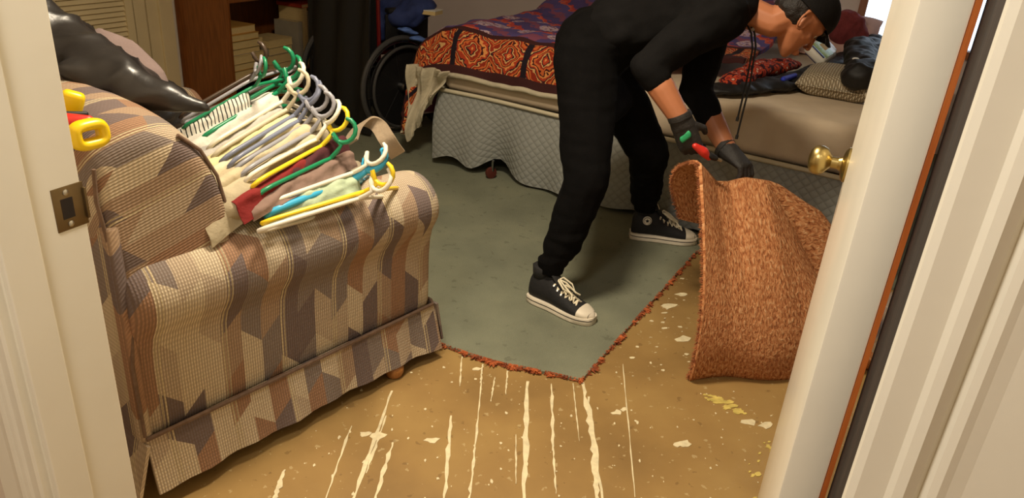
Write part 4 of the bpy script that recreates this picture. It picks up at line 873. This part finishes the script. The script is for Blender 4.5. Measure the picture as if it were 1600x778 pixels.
garment('folded_trousers', 'tan trousers with a soft fold above the beige trousers', 'trousers', 8, tanc, 0.05, 0.2, 0.006, (0.04, -0.02), seed=6)
garment('folded_shirt', 'pale cream shirt under the slate grey hooks', 'shirt', 10, crm, 0.045, 0.2, 0.0, (0.04, -0.03), seed=7)
garment('folded_shirt', 'pale yellow shirt below the cream hanger', 'shirt', 11, yel, 0.045, 0.2, 0.0, (0.04, -0.03), seed=8)
garment('folded_shirt', 'light grey shirt behind the tall white hook', 'shirt', 12, gry, 0.04, 0.2, 0.0, (0.03, -0.04), seed=9)
garment('folded_shirt', 'white shirt stretched between two green hangers', 'shirt', 13, wht, 0.06, 0.2, 0.012, (0.02, -0.03), seed=10)
stm, snt, sb_ = base('striped_cloth', 0.9)
suv = N(snt, 'ShaderNodeUVMap'); ssp = N(snt, 'ShaderNodeSeparateXYZ'); L(snt, suv.outputs[0], ssp.inputs[0])
L(snt, mixc(snt, math_(snt, 'LESS_THAN', math_(snt, 'FRACT', math_(snt, 'MULTIPLY', ssp.outputs[0], 55)), 0.28), srgb(206, 204, 192), srgb(32, 36, 34)), sb_.inputs['Base Color'])
garment('striped_shirt', 'white shirt with thin dark stripes beside the black bag', 'shirt', 15, stm, 0.03, 0.16, 0.006, (0.03, -0.02), seed=11)
# cream clothing lump falling in front and a rolled beige belt at the right end
lump = MB().hull((W(352, 318, 0.70), (0.05, 0.05, 0.05)), (W(395, 300, 0.70), (0.05, 0.05, 0.05))).hull((W(352, 318, 0.70), (0.05, 0.05, 0.05)), (SFW(0.40, 0.22, 0.58), 0.07))
lt_ = thing('crumpled_shirt', 'crumpled grey beige shirt tucked against the sofa back', 'shirt', SFW(0.36, 0.12, 0.58), group='clothes heaped on the sofa')
build(remesh(lump, 0.010, 3, dsp(0.012, 18, 21)), 'cloth', beige, lt_, True, ang=80)
und = MB().hull((SFW(0.40, 0.25, 0.60), 0.06), (SFW(0.72, 0.25, 0.60), 0.06)).hull((SFW(0.40, 0.45, 0.64), 0.10), (SFW(0.62, 0.42, 0.66), 0.10)).hull((SFW(0.42, 0.12, 0.66), 0.04), (SFW(0.70, 0.12, 0.66), 0.04))
ut = thing('clothes_bundle', 'bundle of grey clothes underneath the hanger pile on the seat', 'clothes', SFW(0.55, 0.3, 0.54))
build(remesh(und, 0.014, 4, dsp(0.015, 12, 31)), 'cloth', cloth((150, 138, 116)), ut, True, ang=80)
sp_ = [W(548, 226, .745), W(556, 205, .755), W(572, 191, .765), (W(590, 196, .755)), W(602, 214, .735), W(612, 230, .705), W(622, 243, .672)]
bt_ = thing('rolled_strap', 'looped beige strap at the right end of the pile', 'strap', W(600, 235, .66))
def belt(u, v):
    q = u * (len(sp_) - 1); i = min(len(sp_) - 2, int(q)); f = q - i; P_ = [sp_[max(0, i - 1)], sp_[i], sp_[i + 1], sp_[min(len(sp_) - 1, i + 2)]]
    p = 0.5 * ((2 * P_[1]) + (P_[2] - P_[0]) * f + (2 * P_[0] - 5 * P_[1] + 4 * P_[2] - P_[3]) * f * f + (3 * P_[1] - P_[0] - 3 * P_[2] + P_[3]) * f ** 3); return p + (SD * 0.45 - SN * 0.55 + UPV * 0.5).normalized() * (v - 0.5) * 0.05
build(MB().sheet(belt, 36, 4, 0.006), 'webbing', cloth((150, 132, 108)), bt_, True, ang=80)

# ---- black bin bag lying over the sofa back
bg = MB()
bl2 = [(W(40, 70, 1.0), 0.125), (W(105, 85, 0.985), 0.085), (W(165, 118, 0.965), 0.062), (W(225, 142, 0.945), 0.042), (W(275, 158, 0.93), 0.026), (W(322, 170, 0.915), 0.014)]
bg.chain(bl2); bg.hull((W(40, 70, 1.0), 0.12), (SFW(0.46, 1.0, 0.72), 0.17)); bg.hull((W(105, 85, 0.985), 0.08), (SFW(0.45, 0.75, 0.72), 0.13)); bg.hull((W(165, 118, 0.965), 0.055), (SFW(0.08, 0.34, 0.985), 0.018)); bg.hull((W(225, 142, 0.945), 0.04), (SFW(0.22, 0.22, 0.93), 0.018))
def bagd(p):
    a = p.x * 0.9 + p.z * 0.5; r = 1 - abs(nz((a * 0.5, p.y * 0.5 + p.x * 0.25, (p.z - 0.35 * p.x) * 2.6), 6.5, 4)) * 2
    return 0.011 * r * abs(r) + 0.004 * nz(p, 22, 2)
bgt = thing('bin_bag', 'shiny black plastic bin bag slumped over the sofa back', 'bag', SFW(0.25, 0.7, 0.95))
build(remesh(bg, 0.010, 5, bagd), 'film', 'bag', bgt, True, ang=80)
mv = thing('mauve_cushion', 'large greyish mauve cushion behind the black bin bag', 'cushion', SFW(0.62, 1.0, 0.54))
mc = W(172, 152, 0.80); mr = Matrix.Rotation(math.atan2(SD.y, SD.x) - 0.9, 3, 'Z')
mvb = build(remesh(MB().hull((mc, (0.19, 0.09, 0.20), mr), (mc - V((0, 0, 0.10)), (0.20, 0.10, 0.14), mr)), 0.012, 6, dsp(0.010, 5, 6)), 'cover', 'mauve', mv, True, ang=80)
# ---- yellow and red plastic tool on the sofa back
tl = thing('plastic_tool', 'red plastic tool with two yellow handles on the sofa back corner', 'tool', SFW(0.0, 0.08, 0.96))
cA = W(139, 210, 0.972); e1 = (W(165, 204, 0.972) - cA).normalized(); e2 = (V((0, 0, 1)) * 0.8 + V((0.2, 0.55, 0))); e2 = (e2 - e1 * e2.dot(e1)).normalized()
ring = [cA + e1 * (0.026 * math.copysign(abs(math.cos(a)) ** 0.6, math.cos(a))) + e2 * (0.017 * math.copysign(abs(math.sin(a)) ** 0.6, math.sin(a))) for a in np.linspace(0, 2 * PI, 33)[:-1]]
build(MB().tube(ring, 0.0105, 10, closed=True, up=e1.cross(e2), flat=1.5), 'looped_handle', 'yellow', tl, True, ang=80)
p0 = W(112, 163, 0.985)
build(MB().box(p0, (0.040, 0.03, 0.052), Matrix.Rotation(0.5, 3, 'Z') @ Matrix.Rotation(0.35, 3, 'Y'), 0.010, 3), 'square_handle', 'yellow', tl, True)
build(MB().hull((W(95, 192, 0.965), 0.020), (W(138, 190, 0.967), 0.012)), 'body', 'redp', tl, True)
build(MB().hull((W(98, 180, 0.978), 0.008), (W(134, 178, 0.976), 0.005)), 'hinge', 'wcblack', tl, True)

# ================================================================== LIFTED CARPET STRIP
flap = thing('carpet_strip', 'cut carpet strip lifted on edge, fuzzy orange brown underside showing', 'carpet', (0.85, 2.2, 0))
TOPC = [(1091, 257, 2.40), (1103, 270, 2.42), (1120, 291, 2.46), (1140, 291, 2.50), (1165, 284, 2.52), (1190, 288, 2.52), (1212, 325, 2.50), (1240, 378, 2.46), (1268, 432, 2.42), (1310, 505, 2.38)]
TOPP = [WY(*t) for t in TOPC]
def poly_at(P, q):
    q = min(0.9999, max(0, q)) * (len(P) - 1); i = int(q); f = q - i; f = f * f * (3 - 2 * f) * 0.4 + f * 0.6; return P[i].lerp(P[i + 1], f)
B0, B1 = V((0.612, 2.095, 0.004)), V((1.34, 2.26, 0.004))
BACKP = [WY(*t) for t in [(1064, 345, 2.62), (1085, 350, 2.62), (1110, 355, 2.62), (1140, 360, 2.62), (1170, 365, 2.62), (1200, 372, 2.62), (1230, 385, 2.62), (1258, 398, 2.60), (1290, 440, 2.58), (1320, 500, 2.56)]]
def ffn(u, v):
    top = poly_at(TOPP, u); bot = B0.lerp(B1, u ** 1.15); bot = bot + V((0, 0.02 * math.sin(u * 9), 0))
    if v <= 0.62:
        p = v / 0.62; c = bot.lerp(top, p); c.y -= 0.13 * math.sin(PI * p ** 0.8) * (0.75 + 0.25 * math.sin(PI * min(1, u * 1.6))); c.x += 0.012 * math.sin(u * 7 + p * 3)
        c.y += 0.010 * nz((u * 3, p * 3, 0), 1.5, 2)
        return c
    p = (v - 0.62) / 0.38; bk = poly_at(BACKP, u); bend = math.sin(PI * min(1, p * 1.0)) * 0.03
    side = V((-0.055 * max(0, 1 - u * 4) + 0.16 * max(0, min(1, (u - 0.42) * 4)), 0.05, 0.012)) * math.sin(PI * min(1, p)) 
    return top.lerp(bk, p ** 1.3) + side + V((0, 0.012 * (1 if p > 0.05 else p * 20), bend * 0.3))
build(MB().sheet(ffn, 64, 60, -0.011, lambda u, v: (u * 0.75, v * 1.05)), 'backing', 'under', flap, True, ang=80, label='fuzzy orange brown jute underside')
ff = MB(); rnd = random.Random(9)
def fib(mb, p, d, L_, w):
    s = d.orthogonal().normalized() * w; s2 = d.cross(s).normalized() * w * 0.7; q = p + d * L_
    mb.add([p - s, p + s, p + s2, q], [[0, 1, 3], [1, 2, 3], [2, 0, 3]])
for k in range(6500):     # surface nap on the front
    u, v = rnd.random() * 0.85, rnd.random() * 0.60; p = ffn(u, v); a = ffn(u + 0.01, v) - p; b = ffn(u, v + 0.01) - p; n = a.cross(b)
    if n.length < 1e-9: continue
    n.normalize()
    if n.y > 0: n = -n
    d = (n * 0.5 + V((rnd.uniform(-1, 1), rnd.uniform(-0.3, 0.3), rnd.uniform(-1.0, 0.6)))).normalized(); fib(ff, p - n * 0.001, d, rnd.uniform(0.008, 0.022), 0.0010)
for k in range(1500):     # ragged left edges
    v = rnd.random(); p = ffn(0, v); d = (V((-1, rnd.uniform(-0.6, 0.4), rnd.uniform(-0.8, 0.8)))).normalized(); fib(ff, p + V((0.004, rnd.uniform(0, 0.01), 0)), d, rnd.uniform(0.005, 0.020), 0.0022)
for k in range(700):
    u = rnd.random(); p = ffn(u, 0.62); fib(ff, p, V((rnd.uniform(-1, 1), rnd.uniform(-0.6, 0.2), 0.7)).normalized(), rnd.uniform(0.003, 0.010), 0.0018)
for k in range(500):
    u = rnd.random(); p = ffn(u, 0.0); p.z = 0.008; fib(ff, p, V((rnd.uniform(-1, 1), -1, rnd.uniform(-0.3, 0.6))).normalized(), rnd.uniform(0.004, 0.012), 0.0018)
build(ff, 'loose_fibres', mat('orange_fibre', srgb(196, 128, 78), 0.95, scale=50, color2=srgb(130, 72, 44)), flap, True, flat=True, kind='stuff')

# ================================================================== PERSON
per = thing('person', 'person in black hoodie, joggers and cap bending over to pull up carpet', 'person', (0.35, 2.85, 0.012))
pel, wai, che, nek = V((.245, 2.85, .925)), V((.37, 2.83, 1.005)), V((.52, 2.77, 1.085)), V((.685, 2.72, 1.115))
hR, hL = V((.215, 2.755, .885)), V((.265, 2.945, .875)); kR, kL = V((.247, 2.56, .50)), V((.535, 3.03, .485)); aR, aL = V((.150, 2.525, .105)), V((.590, 3.222, .105))
sR, sL = V((.630, 2.585, 1.095)), V((.665, 2.89, 1.06)); eR, eL = V((.395, 2.515, .935)), V((.635, 2.80, .80)); wR, wL = V((.525, 2.455, .770)), V((.748, 2.64, .628))
HC = WY(1246, 30, 2.66)
HU = V((.72, .02, .69)).normalized(); HF = V((.62, .10, -.77)); HF = (HF - HU * HF.dot(HU)).normalized(); HLt = HF.cross(HU).normalized()
if HLt.y > 0: HLt = -HLt            # towards the viewer
HMx = Matrix((HF, HLt, HU)).transposed()
def hp(f, l, u): return HC + HF * f + HLt * l + HU * u
sk = MB()
# skin body: continuous figure under the clothes
sk.hull((pel, (.10, .135, .10)), (wai, (.09, .12, .085))).hull((wai, (.09, .12, .085)), (che, (.10, .14, .095))).hull((che, (.10, .14, .095)), (nek, (.06, .09, .06)))
for s_, e_, w_ in ((sR, eR, wR), (sL, eL, wL)):
    sk.hull((nek, .06), (s_, .055)); sk.hull((s_, .052), (e_, .040)); sk.hull((e_, .044), (e_.lerp(w_, 0.4), .047)).hull((e_.lerp(w_, 0.4), .047), (w_, .034))
for h_, k_, a_ in ((hR, kR, aR), (hL, kL, aL)):
    sk.hull((pel, .09), (h_, .085)); sk.hull((h_, .080), (k_, .052)); sk.hull((k_, .052), (k_.lerp(a_, 0.4), .050)).hull((k_.lerp(a_, 0.4), .048), (a_ + V((0, 0, .05)), .027)).hull((a_ + V((0, 0, .05)), .027), (a_ + V((0, 0, -.03)), .022))
sk.hull((nek, .058), (hp(-.045, 0, -.07), .050)).hull((hp(-.045, 0, -.07), .050), (hp(-.03, 0, -.02), .055))
sk.ell(hp(-.005, 0, .035), (.098, .076, .098), HMx, 3); sk.hull((hp(.02, 0, -.02), (.07, .064, .06), HMx), (hp(.050, 0, -.072), (.034, .044, .026), HMx)); sk.hull((hp(.050, 0, -.072), (.034, .044, .026), HMx), (hp(.070, 0, -.092), (.018, .020, .014), HMx))
sk.hull((hp(.090, 0, .020), (.008, .007, .010), HMx), (hp(.112, 0, -.022), (.010, .010, .009), HMx)); 
for s_ in (1, -1):
    sk.ell(hp(.104, s_ * .012, -.026), .0075); sk.hull((hp(.085, s_ * .012, .034), .010), (hp(.066, s_ * .048, .030), .011)); sk.hull((hp(.062, s_ * .040, -.015), .018), (hp(.045, s_ * .05, -.012), .018))
    ear = [hp(-.014 + .019 * math.cos(a) - .004 * math.sin(a), s_ * (.078 + .007 * math.cos(a + 2.6)), .002 + .032 * math.sin(a)) for a in np.linspace(0, 2 * PI, 17)[:-1]]
    sk.tube(ear, 0.0055, 6, closed=True); sk.hull((hp(-.008, s_ * .074, -.004), (.013, .004, .022), HMx), (hp(-.004, s_ * .072, .0), .008))
sk.hull((hp(.092, -.016, -.056), .0065), (hp(.098, 0, -.054), .0075)).hull((hp(.098, 0, -.054), .0075), (hp(.092, .016, -.056), .0065)).hull((hp(.090, -.014, -.066), .007), (hp(.094, .014, -.067), .007))
build(remesh(sk, 0.0044, 7), 'body', 'skin', per, True, ang=80)
for s_ in (1, -1):
    eo = build(MB().ell(hp(.067, s_ * .032, .012), .0125), 'eye', 'eyew', per, True); build(MB().ell(hp(.076, s_ * .033, .010), .0055), 'iris', 'eyed', eo, True)
    build(MB().tube([hp(.096, s_ * .014, .034), hp(.092, s_ * .032, .040), hp(.078, s_ * .050, .036)], 0.0035, 6), 'eyebrow', 'hair', per, True)
build(MB().tube([hp(.099, -.018, -.061), hp(.103, 0, -.060), hp(.099, .018, -.061)], [.0025, .004, .0025], 6), 'lips', 'lip', per, True)
build(remesh(MB().hull((hp(-.018, 0, .050), (.092, .079, .092), HMx), (hp(-.035, 0, .005), (.070, .073, .060), HMx)), 0.006, 2, lambda p: 0.004 * nz(p, 60, 1)), 'hair', 'hair', per, True, ang=80)
# cap
cpm = MB()
def capf(u, v):
    a = 2 * PI * u; th = v * PI / 2; r = math.cos(th) ** 0.85
    return hp(-.004 + .108 * math.cos(a) * r, .086 * math.sin(a) * r, .036 + .098 * math.sin(th) + .012 * math.cos(a) * (1 - v))
cpm.sheet(capf, 32, 10, 0.004)
capo = build(cpm, 'cap', 'capb', per, True, ang=60)
build(MB().sheet(lambda u, v: hp(.085 + .046 * v * math.sqrt(max(0, 1 - (2 * u - 1) ** 2 * 0.8)) + .018 * math.sqrt(max(0, 1 - (2 * u - 1) ** 2)), .074 * (2 * u - 1), .052 - .012 * v - .022 * (2 * u - 1) ** 2), 16, 8, 0.004), 'brim', 'capb', capo, True, ang=60)
build(MB().ell(hp(-.004, 0, .136), .006), 'button', 'capb', capo, True)
# hoodie
hd = MB()
def fold_d(a, s, seed, ax): 
    return lambda p: a * nz((p.x * ax[0], p.y * ax[1], p.z * ax[2]), s, seed) + a * 0.5 * nz(p, s * 2.2, seed + 5)
hd.hull((pel.lerp(wai, 0.45) + V((0, 0, .02)), (.125, .165, .120)), (wai, (.12, .155, .118))).hull((wai, (.12, .155, .118)), (che, (.13, .175, .125))).hull((che, (.13, .175, .125)), (nek, (.085, .13, .085)))
hd.hull((che, (.12, .16, .12)), (sR, .085)).hull((che, (.12, .16, .12)), (sL, .085)); hd.hull((nek, .08), (sR, .080)).hull((nek, .08), (sL, .08))
hd.hull((sR, .088), (eR, .058)).hull((eR, .057), (eR.lerp(wR, 0.26), .050)); hd.hull((sL, .084), (eL, .064)).hull((eL, .064), (eL.lerp(wL, 0.45), .052))
hd.hull((nek + V((-.03, 0, .05)), (.075, .10, .05)), (nek + V((.03, -.01, .0)), (.055, .095, .075)))
hd.hull((V((.48, 2.77, .985)), (.10, .12, .05)), (V((.60, 2.74, 1.00)), (.07, .10, .05)))
hoo = build(remesh(hd, 0.009, 6, fold_d(0.010, 9, 2, (1.0, 1, 1.6))), 'hoodie', 'black', per, True, ang=80)
for (p0, p1, p2) in (((1181, 73), (1172, 130), (1152, 211)), ((1176, 76), (1166, 130), (1153, 183))):
    q = [WY(*p0, 2.62), WY(*p1, 2.615), WY(*p2, 2.61)]; m_ = [WY(p0[0] - 10, 36, 2.66), WY(p0[0] - 2, 52, 2.63), q[0], q[0].lerp(q[1], .5), q[1], q[1].lerp(q[2], .5), q[2]]
    st = build(MB().tube(m_, 0.0035, 6), 'drawstring', 'wcblack', hoo, True)
    for f_ in (0.0,): build(MB().tube([q[2], q[2] + (q[2] - q[1]).normalized() * 0.014], 0.0055, 8), 'cord_end', 'wcblack', hoo, True)
build(MB().lathe([(0.004, 0), (0.006, 0.001), (0.006, 0.003)], WY(1176, 46, 2.63), (0, -1, 0), 12), 'eyelet', 'metal', hoo, True)
# joggers
jg = MB()
jg.hull((pel, (.150, .178, .145)), (pel.lerp(wai, 0.6), (.122, .158, .118))); jg.hull((pel + V((-.01, 0, -.03)), (.142, .175, .13)), (hR, (.122, .108, .115))).hull((pel + V((-.01, 0, -.03)), (.142, .175, .13)), (hL, (.122, .108, .115)))
kR2, kL2 = kR.lerp(aR, .55), kL.lerp(aL, .55)
jg.hull((hR, (.124, .108, .11)), (kR, .088)).hull((kR, .088), (kR2, .071)).hull((kR2, .071), (aR + V((0, 0, .085)), .052)); jg.hull((hL, (.12, .105, .11)), (kL, .086)).hull((kL, .086), (kL2, .072)).hull((kL2, .072), (aL + V((0, 0, .085)), .052))
jg.hull((pel + V((.03, 0, -.16)), (.09, .10, .10)), (hR.lerp(kR, .45), .075)).hull((pel + V((.03, 0, -.16)), (.09, .10, .10)), (hL.lerp(kL, .40), .075)); jg.hull((hR.lerp(kR, .45) + V((.03, .02, 0)), .075), (hL.lerp(kL, .40), .075))
def jd(p):
    low = max(0, min(1, (0.42 - p.z) / 0.2)); return 0.008 * nz(p, 8, 3) + (0.003 + 0.007 * low) * nz((p.x * 0.6, p.y * 0.6, p.z * 2.4), 16, 7)
jo = build(remesh(jg, 0.009, 5, jd), 'joggers', 'pants', per, True, ang=80)
for a_, k_ in ((aR, kR), (aL, kL)):
    build(MB().tube([a_ + V((0, 0, .044)), a_ + V((0, 0, .060)), a_ + V((0, 0, .092))], [.047, .050, .052], 20), 'cuff', 'pants', jo, True, ang=60)
# gloves
def glove(w_, D, Nn, label, logo=True, curl=(0.55, 1.3), spread=0.019):
    D = D.normalized(); Nn = (Nn - D * Nn.dot(D)).normalized(); Sd = D.cross(Nn).normalized(); m = MB()
    M = Matrix((D, Sd, Nn)).transposed(); pc = w_ + D * 0.055
    m.hull((w_ - D * 0.018, (.012, .039, .037), M), (w_ + D * 0.02, (.02, .042, .034), M)); m.hull((w_ + D * 0.02, (.02, .041, .032), M), (pc + D * 0.03, (.018, .042, .018), M))
    def rot(v, a): return D * (v * math.cos(a)) + Nn * (-v * math.sin(a))
    for i, ln in enumerate((.9, 1.02, 1.0, .8)):
        b_ = pc + D * 0.036 + Sd * (i - 1.5) * spread; a1, a2 = curl[0] + 0.08 * i, curl[1] + 0.05 * i
        p1 = b_ + rot(.034 * ln, a1); p2 = p1 + rot(.026 * ln, a2); p3 = p2 + rot(.020 * ln, a2 + 0.55)
        m.hull((b_ - D * 0.02, .0115), (b_, .0112)).hull((b_, .0112), (p1, .0102)).hull((p1, .0102), (p2, .0095)).hull((p2, .0095), (p3, .0085))
    tb = w_ + D * 0.028 - Sd * 0.034 - Nn * 0.006; t1 = tb + (D * 0.6 - Sd * 0.55 - Nn * 0.5).normalized() * 0.036; t2 = t1 + (D * 0.75 - Nn * 0.7 + Sd * 0.15).normalized() * 0.028
    m.hull((tb + Sd * 0.016, .016), (tb, .0145)).hull((tb, .0145), (t1, .012)).hull((t1, .012), (t2, .0098))
    g = build(remesh(m, 0.0035, 2), 'glove', 'glove', per, True, ang=80, label=label)
    build(MB().tube([w_ - D * 0.026, w_ - D * 0.018, w_ - D * 0.008], [.0395, .041, .0405], 20), 'glove_cuff', 'glove', g, True, ang=60)
    return g, M, pc, D, Sd, Nn
g1, GM, gpc, GD, GS, GN = glove(wR, V((.05, -.012, -.095)), V((-.35, -.90, .05)), 'black work glove with green print')
build(MB().hull((gpc + GN * .0265 - GD * .012 - GS * .016, (.012, .006, .004), GM), (gpc + GN * .0245 + GD * .000 + GS * .014, (.011, .006, .004), GM)), 'green_logo', 'green', g1, True, label='green printed mark')
glove(wL, V((.07, -.085, -.045)), V((.15, -.1, .98)), 'black work glove on the far hand', curl=(0.7, 1.35))
# sneakers
SEC0 = [(0.002, .020, .090), (.012, .029, .108), (.035, .035, .124), (.070, .036, .128), (.105, .036, .112), (.135, .039, .092), (.165, .043, .076), (.195, .046, .064), (.220, .0465, .057), (.245, .044, .051), (.265, .037, .045), (.280, .026, .040), (.289, .012, .034)]
SEC = [(a, b * 1.04, c * (1.16 if a < .2 else 1.10)) for a, b, c in SEC0]
def sec_at(x):
    for (a, b) in zip(SEC, SEC[1:]):
        if a[0] <= x <= b[0]:
            f = (x - a[0]) / (b[0] - a[0]); return a[1] + (b[1] - a[1]) * f, a[2] + (b[2] - a[2]) * f
    return SEC[-1][1:] if x > 0.1 else SEC[0][1:]
def shoe_ring(x, hw, h, k=1.0, z0=0.020, n=20):
    pts = []
    for i in range(n):
        a = 2 * PI * i / n; c, s = math.cos(a), math.sin(a)
        yy = math.copysign(abs(c) ** 0.75, c) * hw * k * (1.0 if s < 0 else (1 - 0.35 * s * max(0, (h - .06) / .07)))
        zz = z0 + (h - z0) * 0.42 + (math.copysign(abs(s) ** 0.8, s) * ((h - z0) * (0.58 if s > 0 else 0.42)) * (k if s > 0 else 1)); pts.append((x, yy, zz))
    return pts
def shoe(name_label, heel, toe, z, side, sc):
    d = toe - heel; L_ = d.length; Mx = Matrix.Translation(V((heel.x, heel.y, z))) @ Matrix.Rotation(math.atan2(d.y, d.x), 4, 'Z') @ Matrix.Scale(L_ / 0.295, 4)
    def P(mb): mb.v = [Mx @ p for p in mb.v]; return mb
    s = build(P(MB().loft([shoe_ring(*q) for q in SEC])), 'sneaker', 'canvas', per, True, ang=60, label=name_label)
    def outline(k, z_, off=0.0): 
        o = []
        xs = [q[0] for q in SEC]
        for q in SEC: o.append((q[0] * 1.0 - (0.004 if q[0] < .02 else 0) + (0.006 if q[0] > .27 else 0), q[1] * k + off, z_))
        for q in reversed(SEC): o.append((q[0] * 1.0 - (0.004 if q[0] < .02 else 0) + (0.006 if q[0] > .27 else 0), -q[1] * k - off, z_))
        return o
    so = build(P(MB().loft([outline(1, 0, .002), outline(1, .004, .0055), outline(1, .026, .0055), outline(1, .030, .003)])), 'sole', 'rubber', s, True, ang=40)
    build(P(MB().loft([[(p[0], p[1], p[2]) for p in r] for r in [outline(1, .0185, .0062), outline(1, .0215, .0062)]])), 'sole_stripe', 'canvas', s, True, ang=40)
    tc = [shoe_ring(x, sec_at(min(x, .289))[0], sec_at(min(x, .289))[1], 1.05) for x in (.238, .245, .255, .265, .275, .283, .289)] + [shoe_ring(.294, .008, .032, 1)]
    build(P(MB().loft(tc)), 'toe_cap', 'rubber', s, True, ang=60, label='white rubber toe cap')
    build(P(MB().hull((V((.150, 0, .092)), (.012, .020, .006)), (V((.088, 0, .160)), (.006, .024, .010)))), 'tongue', 'canvas', s, True)
    tg = build(P(MB().box((.1035, 0, .160), (.004, .032, .028), Matrix.Rotation(-0.45, 3, 'Y'), .001)), 'tongue_label', 'rubber', s, True, label='white printed tongue label')
    for q in (-.007, .002, .009): build(P(MB().box((.1065, q, .161), (.002, .003, .014), Matrix.Rotation(-0.45, 3, 'Y'))), 'print', 'canvas', tg, True, flat=True)
    lx = [.118, .136, .154, .172, .190, .207, .222]
    for i, x in enumerate(lx):
        hw, h = sec_at(x); y_ = .024 + .001 * i; ze = h - 0.010
        if i < 6:
            for sg in (1, -1):
                x2 = lx[i + 1]; h2 = sec_at(x2)[1]
                build(P(MB().tube([(x, sg * y_, ze), ((x + x2) / 2, 0, (h + h2) / 2 + .006), (x2, -sg * y_, h2 - .010)], .0042, 6)), 'lace', 'lace', s, True)
        for sg in (1, -1): build(P(MB().lathe([(.0022, -.001), (.0042, 0), (.0040, .0018), (.0022, .0022)], (x, sg * (y_ + .003), ze - .002), (0.15, sg * 0.7, 0.7), 10)), 'eyelet', 'metal', s, True)
    for sg in (1, -1):
        build(P(MB().tube([(.124, 0, .128), (.132, sg * .018, .132), (.165, sg * .030, .112), (.185, sg * .018, .098), (.150, sg * .004, .112)], .0038, 6)), 'lace_bow', 'lace', s, True)
        build(P(MB().tube([(.124, 0, .128), (.150, sg * .010, .120), (.195, sg * .014, .092), (.205, sg * .030, .080)], .0036, 6)), 'lace_end', 'lace', s, True)
    build(P(MB().hull((V((.045, 0, .125)), (.038, .035, .02)), (V((.048, 0, .160)), (.044, .042, .006)))), 'ankle_collar', 'canvas', s, True, ang=60)
    if side:
        yb = side * .0385; c = V((.062, yb, .098)); pa = build(P(MB().lathe([(.0005, 0), (.0195, 0), (.0195, .003), (.0185, .004), (.0005, .0045)], c - V((0, side * .003, 0)), (0, side, 0.12), 28)), 'ankle_patch', 'rubber', s, True, label='round white patch with a star')
        star = [(c.x + math.cos(PI / 2 + PI * k / 5) * (.0095 if k % 2 == 0 else .004), c.z + math.sin(PI / 2 + PI * k / 5) * (.0095 if k % 2 == 0 else .004)) for k in range(10)]
        build(P(MB().prism(star, lambda p: V((p[0], yb + side * .001, p[1])), lambda p: V((p[0], yb + side * .0032, p[1])))), 'star', 'canvas', pa, True, flat=True)
        build(P(MB().tube([(c.x + math.cos(a) * .0155, yb + side * .0018, c.z + math.sin(a) * .0155) for a in np.linspace(0, 2 * PI, 33)[:-1]], .0012, 6, closed=True)), 'ring_print', 'canvas', pa, True)
    return s
shoe('black canvas sneaker with white laces and toe cap', V((.084, 2.553, 0)), V((.318, 2.390, 0)), 0.0125, 0, 1)
shoe('black canvas sneaker with round star patch at the ankle', V((.540, 3.222, 0)), V((.846, 3.206, 0)), 0.0125, -1, 1)
# box cutter in the near hand
kn = thing('box_cutter', 'red and black box cutter held in the near glove', 'knife', WY(1105, 240, 2.42))
k0, k1, k2 = WY(1086, 228, 2.425), WY(1108, 243, 2.43), WY(1124, 250, 2.435)
build(remesh(MB().hull((k0, .011), (k0.lerp(k1, .6), .017)).hull((k0.lerp(k1, .6), .017), (k1 + V((0, 0, -.008)), .010)), .004, 2), 'handle', 'redp', kn, True)
build(MB().hull((k1, .012), (k1.lerp(k2, .6), .010)), 'grip', 'wcblack', kn, True)
build(MB().hull((k1.lerp(k2, .6), (.008, .002, .006)), (k2 + (k2 - k1) * .15, (.005, .001, .004))), 'blade', 'metal', kn, True)
